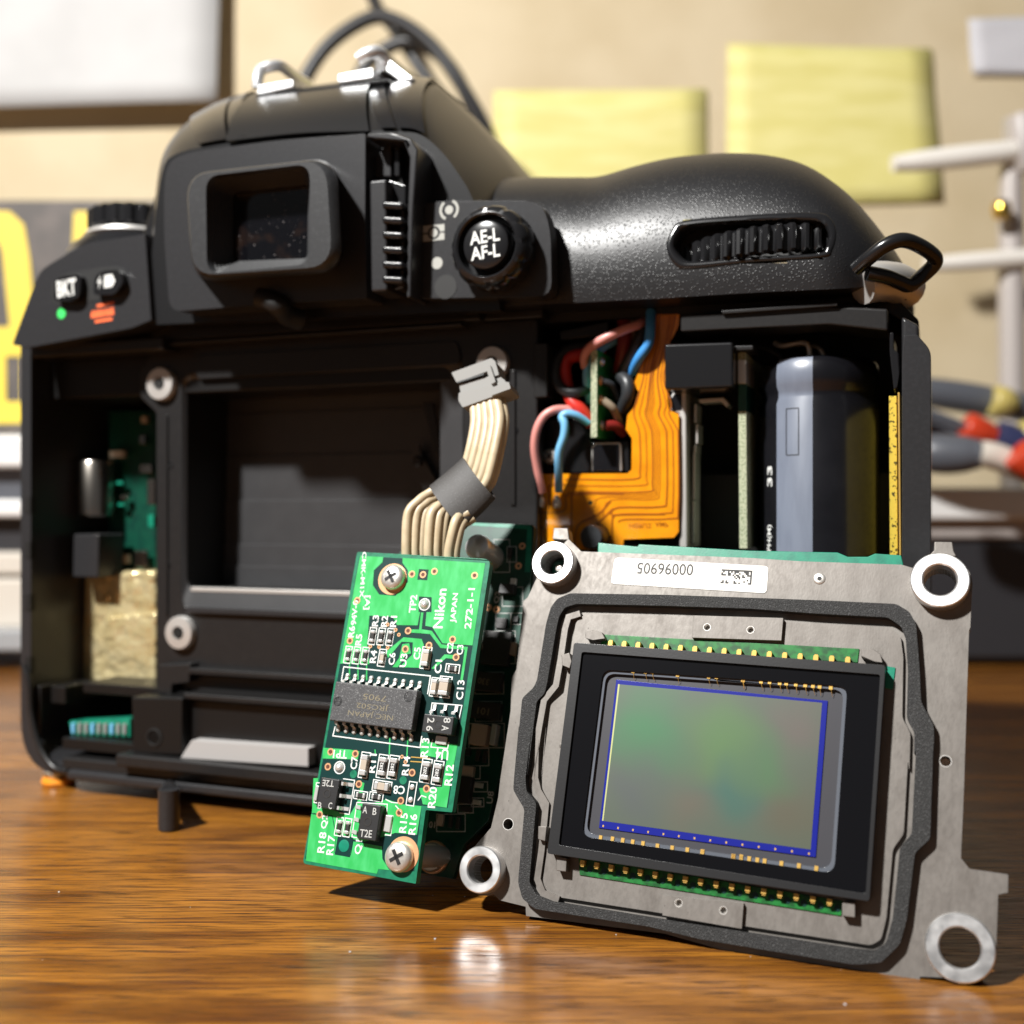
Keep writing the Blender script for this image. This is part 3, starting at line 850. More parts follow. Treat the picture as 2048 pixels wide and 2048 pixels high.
# pentaprism hump: front outline lofted back to the silhouette
fr_ = [(292, 650), (306, 480), (324, 345), (352, 308), (430, 290), (520, 278), (600, 270), (740, 262), (800, 262), (842, 270), (880, 300), (915, 345), (946, 400), (985, 520), (1000, 620)]
bk_ = [(335, 650), (345, 480), (352, 345), (378, 262), (408, 228), (500, 190), (600, 181), (752, 160), (790, 160), (862, 164), (905, 200), (965, 262), (1045, 372), (1062, 520), (1066, 620)]
hump, A = loft('prism_hump', 'X', fr_, bk_, 3.0, -17, 'satin_black', steps=10)
MB().prism([[(a.x, a.y) for a in A]], 1, 3.0).build('prism_front', M['satin_black'], BODY, 0)
pb('cover_side', 'X', [(262, 655), (283, 470), (296, 425), (326, 335), (345, 340), (345, 652)], -20, -.5, 'satin_black', .6)
# smooth flash covers at the two upper corners of the hump
def lift(L, e): return [(x, y - e) for x, y in L]
for f, k in (([(398, 288), (425, 283), (455, 278)], [(398, 232), (440, 208), (480, 193)]), ([(462, 277), (478, 275), (492, 273)], [(484, 193), (495, 189), (506, 185)]),
             ([(762, 256), (778, 256), (792, 256)], [(748, 160), (764, 157), (780, 155)]), ([(798, 256), (825, 258), (850, 268)], [(786, 155), (820, 155), (866, 160)])):
    loft('flash_cover', 'X', lift(f, 1), lift(k, 4), 3.5, -17, 'smooth_plastic', steps=8)
# raised textured platform under the hot shoe
loft('shoe_platform', 'X', [(452, 282), (600, 266), (738, 262)], [(514, 184), (630, 170), (750, 154)], 3.9, -12, 'satin_black', steps=6)
# hot shoe
hs = B.empty('hot_shoe'); hs.parent = BODY; hs.matrix_parent_inverse = BODY.matrix_world.inverted()
hs.location, hs.rotation_euler = (0, 0, 0), (0, 0, 0); hs.matrix_parent_inverse = Matrix.Identity(4)
def rail_piece(pts, w0, w1): MB().prism([B.pts('B2', pts, w1)], w0, w1).build('shoe_rail', M['bright_nickel'], hs, .25, 3)
rail_piece([(515, 340), (520, 290), (690, 262), (690, 300)], -12, -8)
rail_piece([(905, 280), (905, 238), (1075, 205), (1078, 255)], -12, -8)
wire('shoe_lip', 'B2', [(520, 305, -9), (522, 255, -9), (540, 215, -10), (590, 198, -11), (635, 200, -13), (690, 240, -18), (760, 285, -26)], .95, 'bright_nickel', hs)
wire('shoe_lip', 'B2', [(1010, 165, -9), (1050, 140, -9), (1100, 130, -10), (1140, 165, -12), (1200, 215, -18), (1265, 262, -26)], 1.05, 'bright_nickel', hs)
MB().prism([B.pts('B2', [(1082, 140), (1135, 150), (1278, 262), (1205, 270), (1130, 215), (1085, 240)], -11)], -15, -11).build('shoe_side', M['bright_nickel'], hs, .3)
MB().prism([B.pts('B2', [(515, 345), (515, 330), (1150, 258), (1155, 275)], -7.6)], -30, -7.6).build('shoe_base', M['smooth_plastic'], hs, .2)
# viewfinder bezel
bz = rounded(B.pts('B2', [(95, 1385), (66, 1000), (70, 720), (105, 648), (190, 615), (600, 558), (1040, 524), (1038, 900), (1046, 1320), (600, 1345)], 8), [2.2, 4, 3, 1.5, 3, 3, .3, 0, .3, 0], 5)
_q = B.pts('B2', [(230, 770), (860, 700), (880, 1150), (250, 1195)], 8)
bzl = MB().prism([bz, rounded(_q, 3)], 2, 8).build('viewfinder_bezel', M['matte_plastic'], BODY, .8, 4)
pb('bezel_flange', 'B2', [(1046, 524), (1180, 520), (1255, 545), (1290, 600), (1270, 900), (1258, 1318), (1236, 1318), (1242, 900), (1252, 640), (1225, 565), (1046, 548)], 2, 8.2, 'matte_plastic', .3)
pb('diopter_well', 'B2', [(1046, 548), (1225, 565), (1250, 640), (1240, 900), (1235, 1315), (1048, 1318)], 2, 3.4, 'deep_black', .05)
pb('diopter_track', 'B2', [(1085, 640), (1130, 585), (1165, 572), (1165, 735), (1085, 735)], 3.2, 5.0, 'matte_plastic', .3)
pb('diopter_track', 'B2', [(1178, 575), (1205, 575), (1205, 730), (1178, 730)], 3.2, 5.6, 'smooth_plastic', .2)
ds = pb('diopter_slider', 'B2', [(1058, 750), (1140, 742), (1145, 1284), (1066, 1290)], 3.4, 9.0, 'matte_plastic', .4)
pb('slider_side', 'B2', [(1148, 742), (1236, 770), (1226, 1270), (1150, 1288)], 3.4, 6.8, 'smooth_plastic', .3, parent=ds)
for i in range(6):
    y = 868 + i * 72
    pb('rib', 'B2', [(1118, y - 22), (1222, y - 16), (1218, y + 22), (1116, y + 18)], 6, 9.3, 'smooth_plastic', .45, parent=ds)
p = B.p('L', 1105, 620, 3)
p = B.p('L', 1105, 620, 0)
screw(B, BODY, p, 1.0, -.6, 'smooth_plastic', h=.4, name='cover_screw')
# eyecup: stepped rubber tunnel
def rq(corners, c, w, r, k=6): return rounded(B.pts(c, corners, w), r, k)
eo = [(180, 722), (898, 640), (932, 1192), (212, 1240)]
ei = [(280, 738), (768, 680), (770, 1150), (286, 1196)]
eg = [(402, 812), (766, 772), (762, 1128), (402, 1142)]
rows = []
for pts, w, r in ((eo, 7.9, 4.2), (eo, 12.6, 4.2)): rows.append([Vector((p[0], p[1], w)) for p in rq(pts, 'B2', w, r)])
def inset(L, d):
    cx = sum(p.x for p in L) / len(L); cy = sum(p.y for p in L) / len(L)
    return [Vector((cx + (p.x - cx) * (1 - d), cy + (p.y - cy) * (1 - d), p.z)) for p in L]
rows[0] = inset(rows[0], -.012)
r_ = [Vector((p.x, p.y, 13.5)) for p in inset(rows[1], .03)]; rows.append(r_)
rows.append([Vector((p.x, p.y, 13.9)) for p in inset(rows[1], .07)])
A_ = [Vector((p[0], p[1], 13.7)) for p in rq(ei, 'B2', 13.7, 2.2)]
rows.append([Vector((p.x, p.y, 13.9)) for p in inset(A_, -.03)])
rows.append([Vector((p.x, p.y, 13.2)) for p in A_])
EZ = 8.9
G_ = [Vector((p[0], p[1], EZ)) for p in rq(eg, 'B2', EZ, .8)]
ns = 7
for i in range(ns):
    t0, t1 = i / ns, (i + 1) / ns
    rows.append([a.lerp(g, t0 + (t1 - t0) * .25) + Vector((0, 0, -13.2 + 13.2 - (0))) for a, g in zip(A_, G_)])
    for p in rows[-1]: p.z = 13.2 - (13.2 - EZ) * (t0 + (t1 - t0) * .8)
    rows.append([a.lerp(g, t1) for a, g in zip(A_, G_)])
    for p in rows[-1]: p.z = 13.2 - (13.2 - EZ) * (t0 + (t1 - t0) * .85)
ec = MB(); ec.grid(rows, True); ecu = ec.build('eyecup', M['rubber'], BODY, smooth=30, recalc=False)
MB().prism([[(p.x, p.y) for p in inset(G_, -.06)]], 7.0, EZ - .1).build('eyepiece_glass', M['eye_glass'], BODY)
MB().tube([B.p3('B2', *p) for p in ((530, 1320, 9), (575, 1330, 9), (620, 1355, 9), (660, 1400, 7), (730, 1425, 5))], 1.6, 10, 5).build('eyecup_tab', M['deep_black'], ecu)
# AE-L dial
pb('dial_seat', 'B2', [(1300, 870), (1400, 850), (1840, 848), (1905, 885), (1935, 1000), (1940, 1310), (1262, 1322), (1270, 1100)], 2, 4.8, 'matte_plastic', .4, rnd=2.0)
dc = B.p('B2', 1624, 1062, 9)
gear = []
for i in range(96):
    a = 2 * pi * i / 96
    gear.append((cos(a), sin(a), .22 if (i // 2) % 4 == 0 else 0))
dcb = B.p('B2', 1660, 1062, 5)
mb = MB(); rows = []
for r, w, kk in ((5.5, 4.6, 1), (5.75, 5.2, 1), (5.75, 7.4, 1), (5.45, 8.2, .6), (5.0, 8.9, 0), (4.4, 9.1, 0), (4.15, 8.9, 0), (4.0, 7.2, 0), (3.4, 7.1, 0)):
    t = (w - 4.6) / 4.5
    rows.append([Vector((dc[0] + g[0] * (r - g[2] * kk), dc[1] + g[1] * (r - g[2] * kk), w)) for g in gear])
mb.grid(rows, True); md = mb.build('metering_dial', M['smooth_plastic'], BODY, smooth=40, recalc=False)
bt = MB().lathe(dc, [(3.35, 6.6), (3.35, 8.8), (3.2, 9.2), (2.9, 9.35), (1.5, 9.42), (0, 9.45)], 40).build('lock_button', M['smooth_plastic'], BODY)
mb = MB()
letters(mb, 'AE-L', (dc[0] - .05, dc[1] + 1.05), 4.3, 1.8, 4, 9.5, .022); letters(mb, 'AF-L', (dc[0] + .05, dc[1] - 1.05), 4.2, 1.8, 4, 9.5, .022)
mb.build('lettering', M['print_white'], bt, recalc=False)
mb = MB()
q_ = B.p('B2', 1445, 893, 4.8); mb.flat([circ(q_, .62, 20)], 4.84)
for a0 in (-55, 125):
    mb.strip([(q_[0] + 1.3 * cos(R_(a0 + i * 11)), q_[1] + 1.3 * sin(R_(a0 + i * 11))) for i in range(12)], .38, 4.82, 4.85)
q_ = B.p('B2', 1371, 1004, 4.8)
mb.flat([[(q_[0] - 1.65, q_[1] - 1.1), (q_[0] + 1.65, q_[1] - 1.1), (q_[0] + 1.65, q_[1] + 1.1), (q_[0] - 1.65, q_[1] + 1.1)], circ(q_, .95, 20)], 4.84)
mb.flat([circ(q_, .62, 20)], 4.84)
q_ = B.p('B2', 1387, 1150, 4.8); mb.flat([circ(q_, .85, 20)], 4.84)
mb.build('metering_symbols', M['print_grey'], BODY, recalc=False)
mb = MB(); q_ = B.p('B2', 1371, 1004, 4.8)
for a in (0, 45, 90, 135):
    if a in (0,): mb.strip([(q_[0] - 1.7, q_[1]), (q_[0] - .9, q_[1])], .2, 4.85, 4.87); mb.strip([(q_[0] + .9, q_[1]), (q_[0] + 1.7, q_[1])], .2, 4.85, 4.87)
mb.build('symbol_gap', M['grip_plastic'], BODY, recalc=False)
MB().lathe(B.p('B2', 1428, 1265, 4.8), [(1.7, 4.5), (1.7, 4.86)], 24).build('seat_hole', M['deep_black'], BODY)

# right cover: rounded grip top
cols = [(956, 612, 376), (1000, 612, 374), (1100, 608, 373), (1180, 604, 374), (1232, 601, 372), (1300, 598, 352), (1364, 594, 337), (1430, 590, 330), (1480, 587, 328), (1550, 583, 333), (1620, 580, 352), (1690, 577, 396), (1740, 574, 446), (1790, 590, 512), (1826, 608, 572)]
cols = [(p.x, p.y, p.z) for p in catmull(cols, 11)]
rows = []
GD = 24.0
nst = 54
for j in range(nst + 4):
    th = pi / 2 * j / nst
    row = []
    for x, yb, yt in cols:
        e = max(0, (x - 1640) / 200.0)
        wf = 1.0 - 12 * e * e
        wb = wf - GD * (1 - .45 * min(1, e))
        a = B.p3('X', x, yb, wf); z = B.p3('X', x, yt, wb)
        s_ = sin(min(th, pi / 2)) ** (2 / 2.3); c_ = max(0, cos(min(th, pi / 2))) ** (2 / 2.3)
        if j > nst:
            k = (j - nst) * 5
            row.append(Vector((z.x, z.y - .5 * (j - nst), wb - k)))
        else:
            lb = 1.0 * sin(pi * min(1, s_)) if s_ < 1 else 0
            row.append(Vector((a.x + (z.x - a.x) * s_, a.y + (z.y - a.y) * s_, wf + (wb - wf) * (1 - c_) + lb)))
    rows.append(row)
und = [Vector((p.x, p.y, p.z - 9)) for p in rows[0]]
from mathutils.bvhtree import BVHTree
grows = [und] + rows
gm_ = MB(); gm_.grid(grows)
bvh = BVHTree.FromPolygons([Vector(v) for v in gm_.v], gm_.f)
def on_cover(c, x, y):
    """point of the grip cover seen along a survey ray"""
    a, b_ = B.p3(c, x, y, 40), B.p3(c, x, y, -60)
    h = bvh.ray_cast(a, (b_ - a).normalized())
    return h[0] if h[0] else B.p3(c, x, y, 0)
slot_px = [(120, 340), (150, 250), (220, 200), (560, 172), (960, 158), (1055, 190), (1085, 260), (1062, 350), (1000, 388), (600, 412), (260, 445), (170, 425)]
slot_px = [(p.x, p.y) for p in catmull([(x, y, 0) for x, y in slot_px], 5, True)]
scx, scy = 605, 300
def slot_loop(kx, ky, dw): return [on_cover('H', scx + (x - scx) * kx, scy + (y - scy) * ky) + Vector((0, 0, dw)) for x, y in slot_px]
def inside(x, y, L):
    r = False
    for k in range(len(L)):
        (x0, y0), (x1, y1) = L[k - 1], L[k]
        if (y0 > y) != (y1 > y) and x < (x1 - x0) * (y - y0) / (y1 - y0) + x0: r = not r
    return r
def to_H(p):
    w_ = B.O + B.R @ p
    sx, sy = CXY + FPX * w_.x / w_.y, CXY - FPX * (w_.z - CAMH) / w_.y
    return (sx - 1300) / .3364, (sy - 380) / .3364
small = [(scx + (x - scx) * .995, scy + (y - scy) * .99) for x, y in slot_px]
keep = []
for f in gm_.f:
    if any(inside(*to_H(Vector(gm_.v[k])), small) for k in f): continue
    keep.append(f)
gm_.f = keep
gm_.build('grip_cover', M['grip_plastic'], BODY, smooth=60, recalc=False)
pb('cover_step', 'X', [(957, 374), (1236, 374), (1200, 392), (957, 398)], -16, -6, 'matte_plastic', .3)
# command dial in its slot
mb = MB(); mb.grid([slot_loop(1.06, 1.24, -.5), slot_loop(1.045, 1.17, .05), slot_loop(1.02, 1.06, .2), slot_loop(.985, .95, .16), slot_loop(.96, .86, -.15), slot_loop(.94, .80, -1.0), slot_loop(.94, .80, -3.4)], True)
mb.build('dial_slot', M['smooth_plastic'], BODY, smooth=50, recalc=False)
fl = slot_loop(.95, .82, -3.3)
MB().add(fl, [tuple(range(len(fl)))]).build('slot_floor', M['deep_black'], BODY, recalc=False)
ctr = on_cover('H', scx + 8, scy + 8)
top_, bot_ = on_cover('H', scx, scy - 60), on_cover('H', scx, scy + 60)
tilt = (top_.z - bot_.z) / (top_.y - bot_.y)
NT, RW = 46, 13.0
wheel = []
for k in range(NT * 8):
    wheel.append((2 * pi * k / (NT * 8), (RW - .85, RW - .8, RW - .25, RW, RW, RW, RW - .25, RW - .8)[k % 8]))
mb = MB(); rws = []
for h, kk in ((-1.95, .955), (-1.55, 1), (1.55, 1), (1.95, .955)):
    rws.append([Vector((ctr.x + r * kk * cos(a), ctr.y + h + r * kk * cos(a) * .06, ctr.z - RW + 1.1 - r * kk * sin(a) + h * tilt * .8)) for a, r in wheel])
mb.grid(rws, True); mb.build('command_dial', M['smooth_plastic'], BODY, smooth=28, recalc=False)
# strap lug and loop
wire('strap_loop', 'H', [(1225, 470, 1), (1300, 405, 2), (1400, 330, 2.5), (1500, 298, 2), (1600, 330, 0), (1685, 390, -2), (1690, 440, -3), (1620, 510, -3), (1545, 565, -2), (1480, 545, -1), (1400, 515, 0), (1290, 495, 1)], .95, 'smooth_plastic', n=12)
lug = [B.p3('H', x, y, w) for x, y, w in ((1262, 560, -1.5), (1350, 545, -3), (1450, 550, -6), (1530, 590, -9))]
MB().tube(lug, 2.6, 16, 5).build('strap_lug', M['steel'], BODY)

# ------------------------------------------------------------------ right cavity
pb('upper_rail', 'H', [(180, 745), (1110, 690), (1415, 705), (1415, 840), (1030, 800), (180, 842)], -8, -1.2, 'frame_black', .3)
pb('upper_rail_lip', 'H', [(420, 715), (1115, 665), (1115, 690), (430, 738)], -4, -.6, 'frame_black', .15)
pb('upper_rail', 'X', [(950, 625), (1085, 618), (1085, 634), (950, 642)], -6, -2.6, 'frame_black', .2)
pb('cavity_wall', 'F', [(105, 330), (210, 330), (210, 750), (105, 760)], -12, -3.0, 'frame_black', .25)
pb('cavity_wall', 'F', [(-60, 500), (100, 500), (100, 760), (-60, 770)], -12, -4.5, 'frame_black', .25)
pb('cavity_wall', 'F', [(300, 240), (680, 160), (690, 270), (310, 310)], -14, -6, 'inner_black', .25)
MB().box(B.p('X', 1066, 800, -9)[0], 141.7, 4.4, 52, -24, -18).build('cavity_floor', M['inner_black'], BODY)
fx = [(1030, 110), (1232, 110), (1225, 200), (1180, 290), (1115, 400), (1130, 690), (1150, 850), (1226, 882), (1226, 1790), (1190, 1836), (800, 1850), (795, 1930), (75, 1930), (75, 1240), (100, 1345), (830, 1340), (862, 1310), (865, 1070), (818, 1000), (830, 890), (905, 800), (925, 720), (880, 650), (930, 520), (1005, 335)]
flex = MB().prism([B.pts('F', fx, -6)], -6.35, -6).build('flex_circuit', M['flex_orange'], BODY)
for k in range(9):
    kk = (0, 1.3, 2.6, 3.1, 3.6, 4.1, 5.6, 6.9, 8)[k]
    xt, xm, xb, yb = 950 + kk * 20, 905 + kk * 34, 915 + kk * 37, 1385 + kk * 38
    xe = (345, 230, 365, 400, 560, 640, 700, 720, 760)[k]
    path = [(1040 + k * 20, 120), (1035 + k * 16, 300), (xt + 20, 480), (xt, 620), (xm - 10, 800), (xm - 25, 880), (xb, 990), (xb + 12, 1080), (xb + 12, yb - 70), (xb - 40, yb), (xe + 60, yb + (0 if k < 4 else 6)), (xe, yb + (10, 20, 40, 60, 110, 130, 60, 40, 30)[k])]
    MB().strip(B.pts('F', path, -6), (.2, .13, .22, .1, .1, .1, .24, .16, .2)[k], -6.05, -5.95, 4).build('trace_gap', M['flex_line'], flex)
for path, wd in (([(400, 1900), (400, 1560), (430, 1500), (800, 1500)], .25), ([(225, 1620), (225, 1460), (260, 1420), (350, 1420)], .2), ([(130, 1640), (340, 1630), (345, 1500)], .2), ([(420, 1900), (450, 1740), (600, 1660), (700, 1555)], .25), ([(715, 1900), (715, 1690), (760, 1660), (1120, 1655)], .25), ([(120, 1770), (165, 1640)], .25), ([(560, 1760), (640, 1690), (720, 1610)], .25)):
    MB().strip(B.pts('F', path, -6), wd, -6.05, -5.94, 4).build('trace_gap', M['flex_line'], flex)
for x, y, r in ((165, 1762, .75), (355, 1770, .75), (545, 1567, .7)):
    MB().ringlathe(B.p('F', x, y, -6), [(r * .45, -6.0), (r * .45, -5.92), (r, -5.92), (r, -6.0)], 20).build('ring_pad', M['flex_light'], flex)
    MB().lathe(B.p('F', x, y, -6), [(r * .42, -6.1), (r * .42, -5.96)], 16).build('pad_hole', M['pcb_gap'], flex)
mb = MB(); letters(mb, 'AMP', B.p('F', 1095, 1735, -6), 1.9, .7, 180, -5.97, .01, True); letters(mb, 'H09U2', B.p('F', 930, 1745, -6), 3.2, .7, 180, -5.97, .01, True)
mb.build('lettering', M['flex_line'], flex, recalc=False)
for x, y in ((160, 1530), (285, 1535)):
    p = B.p3('F', x, y, -5.6)
    MB().lathe((p.x, p.y - .7, p.z), [(0, -.75), (.5, -.6), (.62, -.1), (.55, .5), (.32, 1.1), (0, 1.3)], 18, axis='v').build('solder_joint', M['solder'], flex)
stud = B.p('F', 580, 1815, -2)
MB().lathe(B.p('F', 590, 1830, -5), [(1.75, -6), (1.7, -2.6), (1.5, -2.3), (0, -2.25)], 26).build('flex_stud', M['wire_black'], BODY)
# metal bracket behind the wires
br = pb('relay_bracket', 'F', [(100, 920), (520, 920), (560, 1100), (840, 1080), (850, 1335), (100, 1345)], -11, -8, 'smooth_plastic', .3)
pb('relay_plate', 'F', [(548, 1130), (575, 1102), (780, 1100), (790, 1330), (548, 1330)], -8.5, -7.2, 'steel', .3, parent=br)
pb('relay_face', 'F', [(562, 1140), (590, 1118), (765, 1116), (765, 1320), (562, 1320)], -7.4, -7.0, 'capacitor_black', .05, parent=br)
p = B.p('F', 218, 1205, -6.5); screw(B, BODY, p, 1.2, -8, h=1.1, name='bracket_screw', ang=40)
# small green board seen edge-on
p0, p1 = B.p('F', 548, 388, -3.4), B.p('F', 596, 1060, -3.4)
gb = MB().box(p0[0], p1[0], p1[1], p0[1], -12.5, -3.42).build('wire_board', M['pcb_copper'], BODY, .05)
MB().box(p0[0] + .01, p1[0] - .01, p1[1] + .01, p0[1] - .01, -3.5, -3.35).build('board_edge', M['fr4_edge'], gb)
for y, wq in ((475, -5.6), (625, -4.9), (772, -4.9), (965, -5.8)):
    vv = B.p('F', 596, y, -5)[1]
    jm = MB(); jm.lathe((p1[0], vv, wq), [(.75, -.05), (.72, .12), (.5, .4), (0, .6)], 16, axis='u'); jm.build('solder_joint', M['solder' if y in (475, 965) else 'copper_pad'], gb)
wire('pink_wire', 'F', [(172, 1490, -5), (140, 1330, -4.2), (112, 1150, -3.2), (128, 1010, -2.8), (180, 905, -3), (260, 852, -3.4), (350, 845, -4.2), (440, 858, -5)], 0.61, 'wire_pink')
wire('blue_wire', 'F', [(298, 1480, -5), (300, 1330, -4), (300, 1180, -3.2), (340, 1050, -3), (345, 960, -3), (325, 905, -3.2), (365, 878, -3.4), (440, 895, -4), (530, 950, -5.2)], 0.59, 'wire_blue')
wire('pink_wire', 'F', [(505, 520, -5), (500, 440, -4.2), (545, 365, -3.4), (660, 295, -3), (790, 235, -3.6), (900, 195, -5), (955, 160, -7), (970, 100, -9)], 0.68, 'wire_pink')
wire('red_wire', 'F', [(560, 960, -6), (470, 850, -5), (400, 780, -5), (360, 650, -6), (345, 520, -6.5), (380, 450, -7), (500, 420, -8), (640, 400, -10)], 0.98, 'wire_red')
wire('black_wire', 'F', [(545, 670, -6), (450, 712, -4.6), (350, 705, -4.4), (285, 640, -4.6), (270, 550, -5), (300, 450, -6), (400, 375, -7.5), (600, 350, -10)], 0.81, 'wire_black')
wire('blue_wire', 'F', [(540, 780, -7), (520, 650, -5.2), (525, 520, -5), (580, 410, -6), (700, 330, -8), (800, 280, -10)], 0.68, 'wire_blue')
wire('dark_red_wire', 'F', [(770, 560, -9), (800, 400, -8), (815, 250, -8), (800, 100, -9)], 1.10, 'wire_darkred')
wire('tan_wire', 'F', [(820, 470, -9), (850, 350, -8.4), (865, 200, -8.4), (860, 100, -9)], .55, 'wire_tan')
wire('black_wire', 'F', [(795, 560, -7), (850, 450, -6.2), (920, 320, -6), (960, 200, -7), (950, 100, -9)], 0.85, 'wire_black')
wire('deep_blue_wire', 'F', [(865, 560, -7), (920, 450, -5), (990, 340, -4.4), (1008, 220, -4.6), (1012, 90, -6)], 0.72, 'wire_deepblue')
wire('black_wire', 'F', [(780, 590, -7), (830, 640, -6), (835, 740, -6), (800, 840, -7.5)], 1.02, 'wire_black')
wire('tan_wire', 'F', [(640, 775, -4.8), (720, 840, -5.5), (760, 930, -7.5), (790, 1000, -9)], .6, 'wire_tan')
wire('dark_red_wire', 'F', [(660, 970, -5.5), (740, 975, -6.5), (800, 1030, -8)], 0.77, 'wire_darkred')
wire('black_wire', 'F', [(640, 630, -4.8), (710, 660, -5.5), (760, 780, -7.5), (790, 920, -9)], 0.51, 'wire_black')
# black relay box, rails, boards, capacitor
rb = pb('relay_box', 'B4', [(706, 232), (1000, 222), (1000, 418), (706, 428)], -11, -1.2, 'smooth_plastic', .35)
pb('relay_stub', 'B4', [(1002, 238), (1088, 236), (1088, 258), (1002, 262)], -8, -3, 'frame_black', .2)
vr = pb('metal_rail', 'B4', [(722, 470), (745, 436), (800, 434), (804, 1110), (770, 1110), (768, 530), (730, 525)], -16, -6.6, 'steel', .25)
pb('rail_face', 'B4', [(732, 470), (748, 446), (780, 444), (780, 515), (738, 520)], -6.7, -6.5, 'capacitor_black', .05, parent=vr)
for y0, y1, xo in ((490, 570, 0), (575, 660, 6), (665, 700, -2), (700, 900, -6), (905, 1090, -10)):
    pb('contact_strip', 'B4', [(834 + xo, y0), (846 + xo, y0), (844 + xo, y1), (832 + xo, y1)], -12, -8.5, 'steel', .1)
pb('contact_strip', 'B4', [(850, 470), (960, 462), (985, 490), (975, 506), (950, 480), (860, 486)], -12, -9, 'steel', .1)
eb = pb('upright_board', 'B4', [(1022, 268), (1055, 268), (1062, 1110), (1028, 1110)], -22, -4.4, 'fr4_edge', .05)
pb('board_foil', 'B4', [(1021, 300), (1056, 300), (1056, 400), (1021, 400)], -12, -4.34, 'tin', .05, parent=eb)
pb('board_mask', 'B4', [(1022, 405), (1058, 405), (1059, 520), (1023, 520)], -12, -4.3, 'pcb_dark', .05, parent=eb)
ca = B.p('B4', 1365, 300, -11); cb = B.p('B4', 1365, 1250, -11)
ct, cbm = B.p('B4', 1365, 275, -3.6)[1], 6.0
rC = 8.0
cH = ct - cbm
prof = [(0, 0), (rC, 0), (rC, cH - 6.2), (rC * .955, cH - 5.4), (rC * .955, cH - 4.6), (rC, cH - 3.8), (rC * 1.01, cH - 2.4), (rC * .99, cH - .9), (rC * .93, cH - .2), (rC * .88, cH), (0, cH - .3)]
cap = MB().lathe((ca[0], cbm, -11.8), prof, 64, axis='v').build('capacitor', M['capacitor_black'], BODY, smooth=50)
a0, a1 = R_(127), R_(90)
rows = []
for r, h in prof[1:-2]:
    rows.append([Vector((ca[0] + (r + .04) * cos(a0 + (a1 - a0) * i / 14), cbm + h, -11.8 + (r + .04) * sin(a0 + (a1 - a0) * i / 14))) for i in range(15)])
MB().grid(rows).build('stripe', M['capacitor_stripe'], cap, smooth=50, recalc=False)
def on_can(ang, v, r=rC + .06): return (ca[0] + r * cos(R_(ang)), v, -11.8 + r * sin(R_(ang)))
vt, vb = B.p('B4', 1235, 508, -4)[1], B.p('B4', 1235, 708, -4)[1]
for a, b in (((115.5, vt), (115.5, vb)), ((103, vt), (103, vb))):
    MB().tube([on_can(a[0], a[1] + (b[1] - a[1]) * i / 6) for i in range(7)], .06, 6, 1).build('printed_line', M['print_black'], cap)
for v in (vt, vb):
    MB().tube([on_can(115.5 - i * 2.5, v) for i in range(6)], .06, 6, 1).build('printed_line', M['print_black'], cap)
def can_text(s, ang, v, L, Hh):
    V, Fc = text_mesh(s, .02)
    out = []
    for x, y in V:
        X, Y = x * L, y * Hh
        q_ = on_can(ang + Y / rC * 57.3, v + X)          # reads upward
        out.append(q_)
    MB().add(out, Fc).build('lettering', M['print_white'], cap, recalc=False)
can_text('33', 137, B.p('B4', 1138, 800, -6)[1], 2.8, 1.1)
can_text('PH(M)', 137, B.p('B4', 1140, 1065, -6)[1], 3.6, 1.1)
wire('capacitor_lead', 'B4', [(1180, 228, -12), (1215, 240, -11), (1290, 228, -10), (1322, 238, -9.5), (1330, 285, -9.5)], .38, 'tin')
wire('capacitor_lead', 'B4', [(1330, 240, -14), (1370, 250, -13), (1390, 285, -13)], .38, 'tin')
wire('capacitor_lead', 'B4', [(1085, 235, -13), (1150, 255, -12), (1210, 290, -12)], .3, 'wire_black')
pb('brass_plate', 'B4', [(1670, 455), (1703, 455), (1708, 1140), (1674, 1140)], -22, -2.0, 'brass_speckle', .08)
pb('gold_edge', 'B4', [(1708, 440), (1716, 440), (1722, 1140), (1714, 1140)], -8, -1.4, 'gold', .05)
pb('side_wall', 'B4', [(1724, 110), (1800, 150), (1808, 1160), (1730, 1160)], -20, -.6, 'matte_plastic', .5)
pb('side_catch', 'B4', [(1672, 180), (1690, 180), (1690, 255), (1712, 270), (1718, 340), (1706, 420), (1690, 430), (1672, 260)], -14, -1.8, 'smooth_plastic', .2)
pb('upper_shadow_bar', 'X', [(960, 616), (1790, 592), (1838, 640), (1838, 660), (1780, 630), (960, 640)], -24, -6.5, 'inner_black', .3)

# ------------------------------------------------------------------ sensor module leaning on its lower edge
_D = 121.0
_c = Vector(((1421 - CXY) / FPX * _D, _D, CAMH - (1528.6 - CXY) / FPX * _D))
_f = Frame(_c, 22.06, 18.66, 1.63)
P = Frame(_c - _f.R.col[1] * 19.2, 22.06, 18.66, 1.63)
MOD = P.empty('sensor_module')
tag(MOD, 'metal image sensor plate with a green glinting sensor standing in front of the camera body', 'image sensor')
def pp(name, c, pts, w0, w1, mt, bevel=.12, parent=None, rnd=0, holes=(), seg=2):
    L = P.pts(c, pts, w1)
    if rnd: L = rounded(L, rnd)
    return MB().prism([L] + [list(h) for h in holes], w0, w1).build(name, M[mt], parent or MOD, bevel, seg)
def mixpts(fr, L, w):
    return [fr.p(c, x, y, w) for c, x, y in L]
PW = -2.5          # face of the cast plate
bTL, bTR, bBL, bBR = P.p('P3', 700, 262, -.8), P.p('P4', 1430, 355, -.8), P.p('P5', 248, 900, -.8), P.p('P6', 1550, 1180, -2.2)
rTL, rTR, rBL, rBR = 2.72, 3.05, 2.62, 3.28
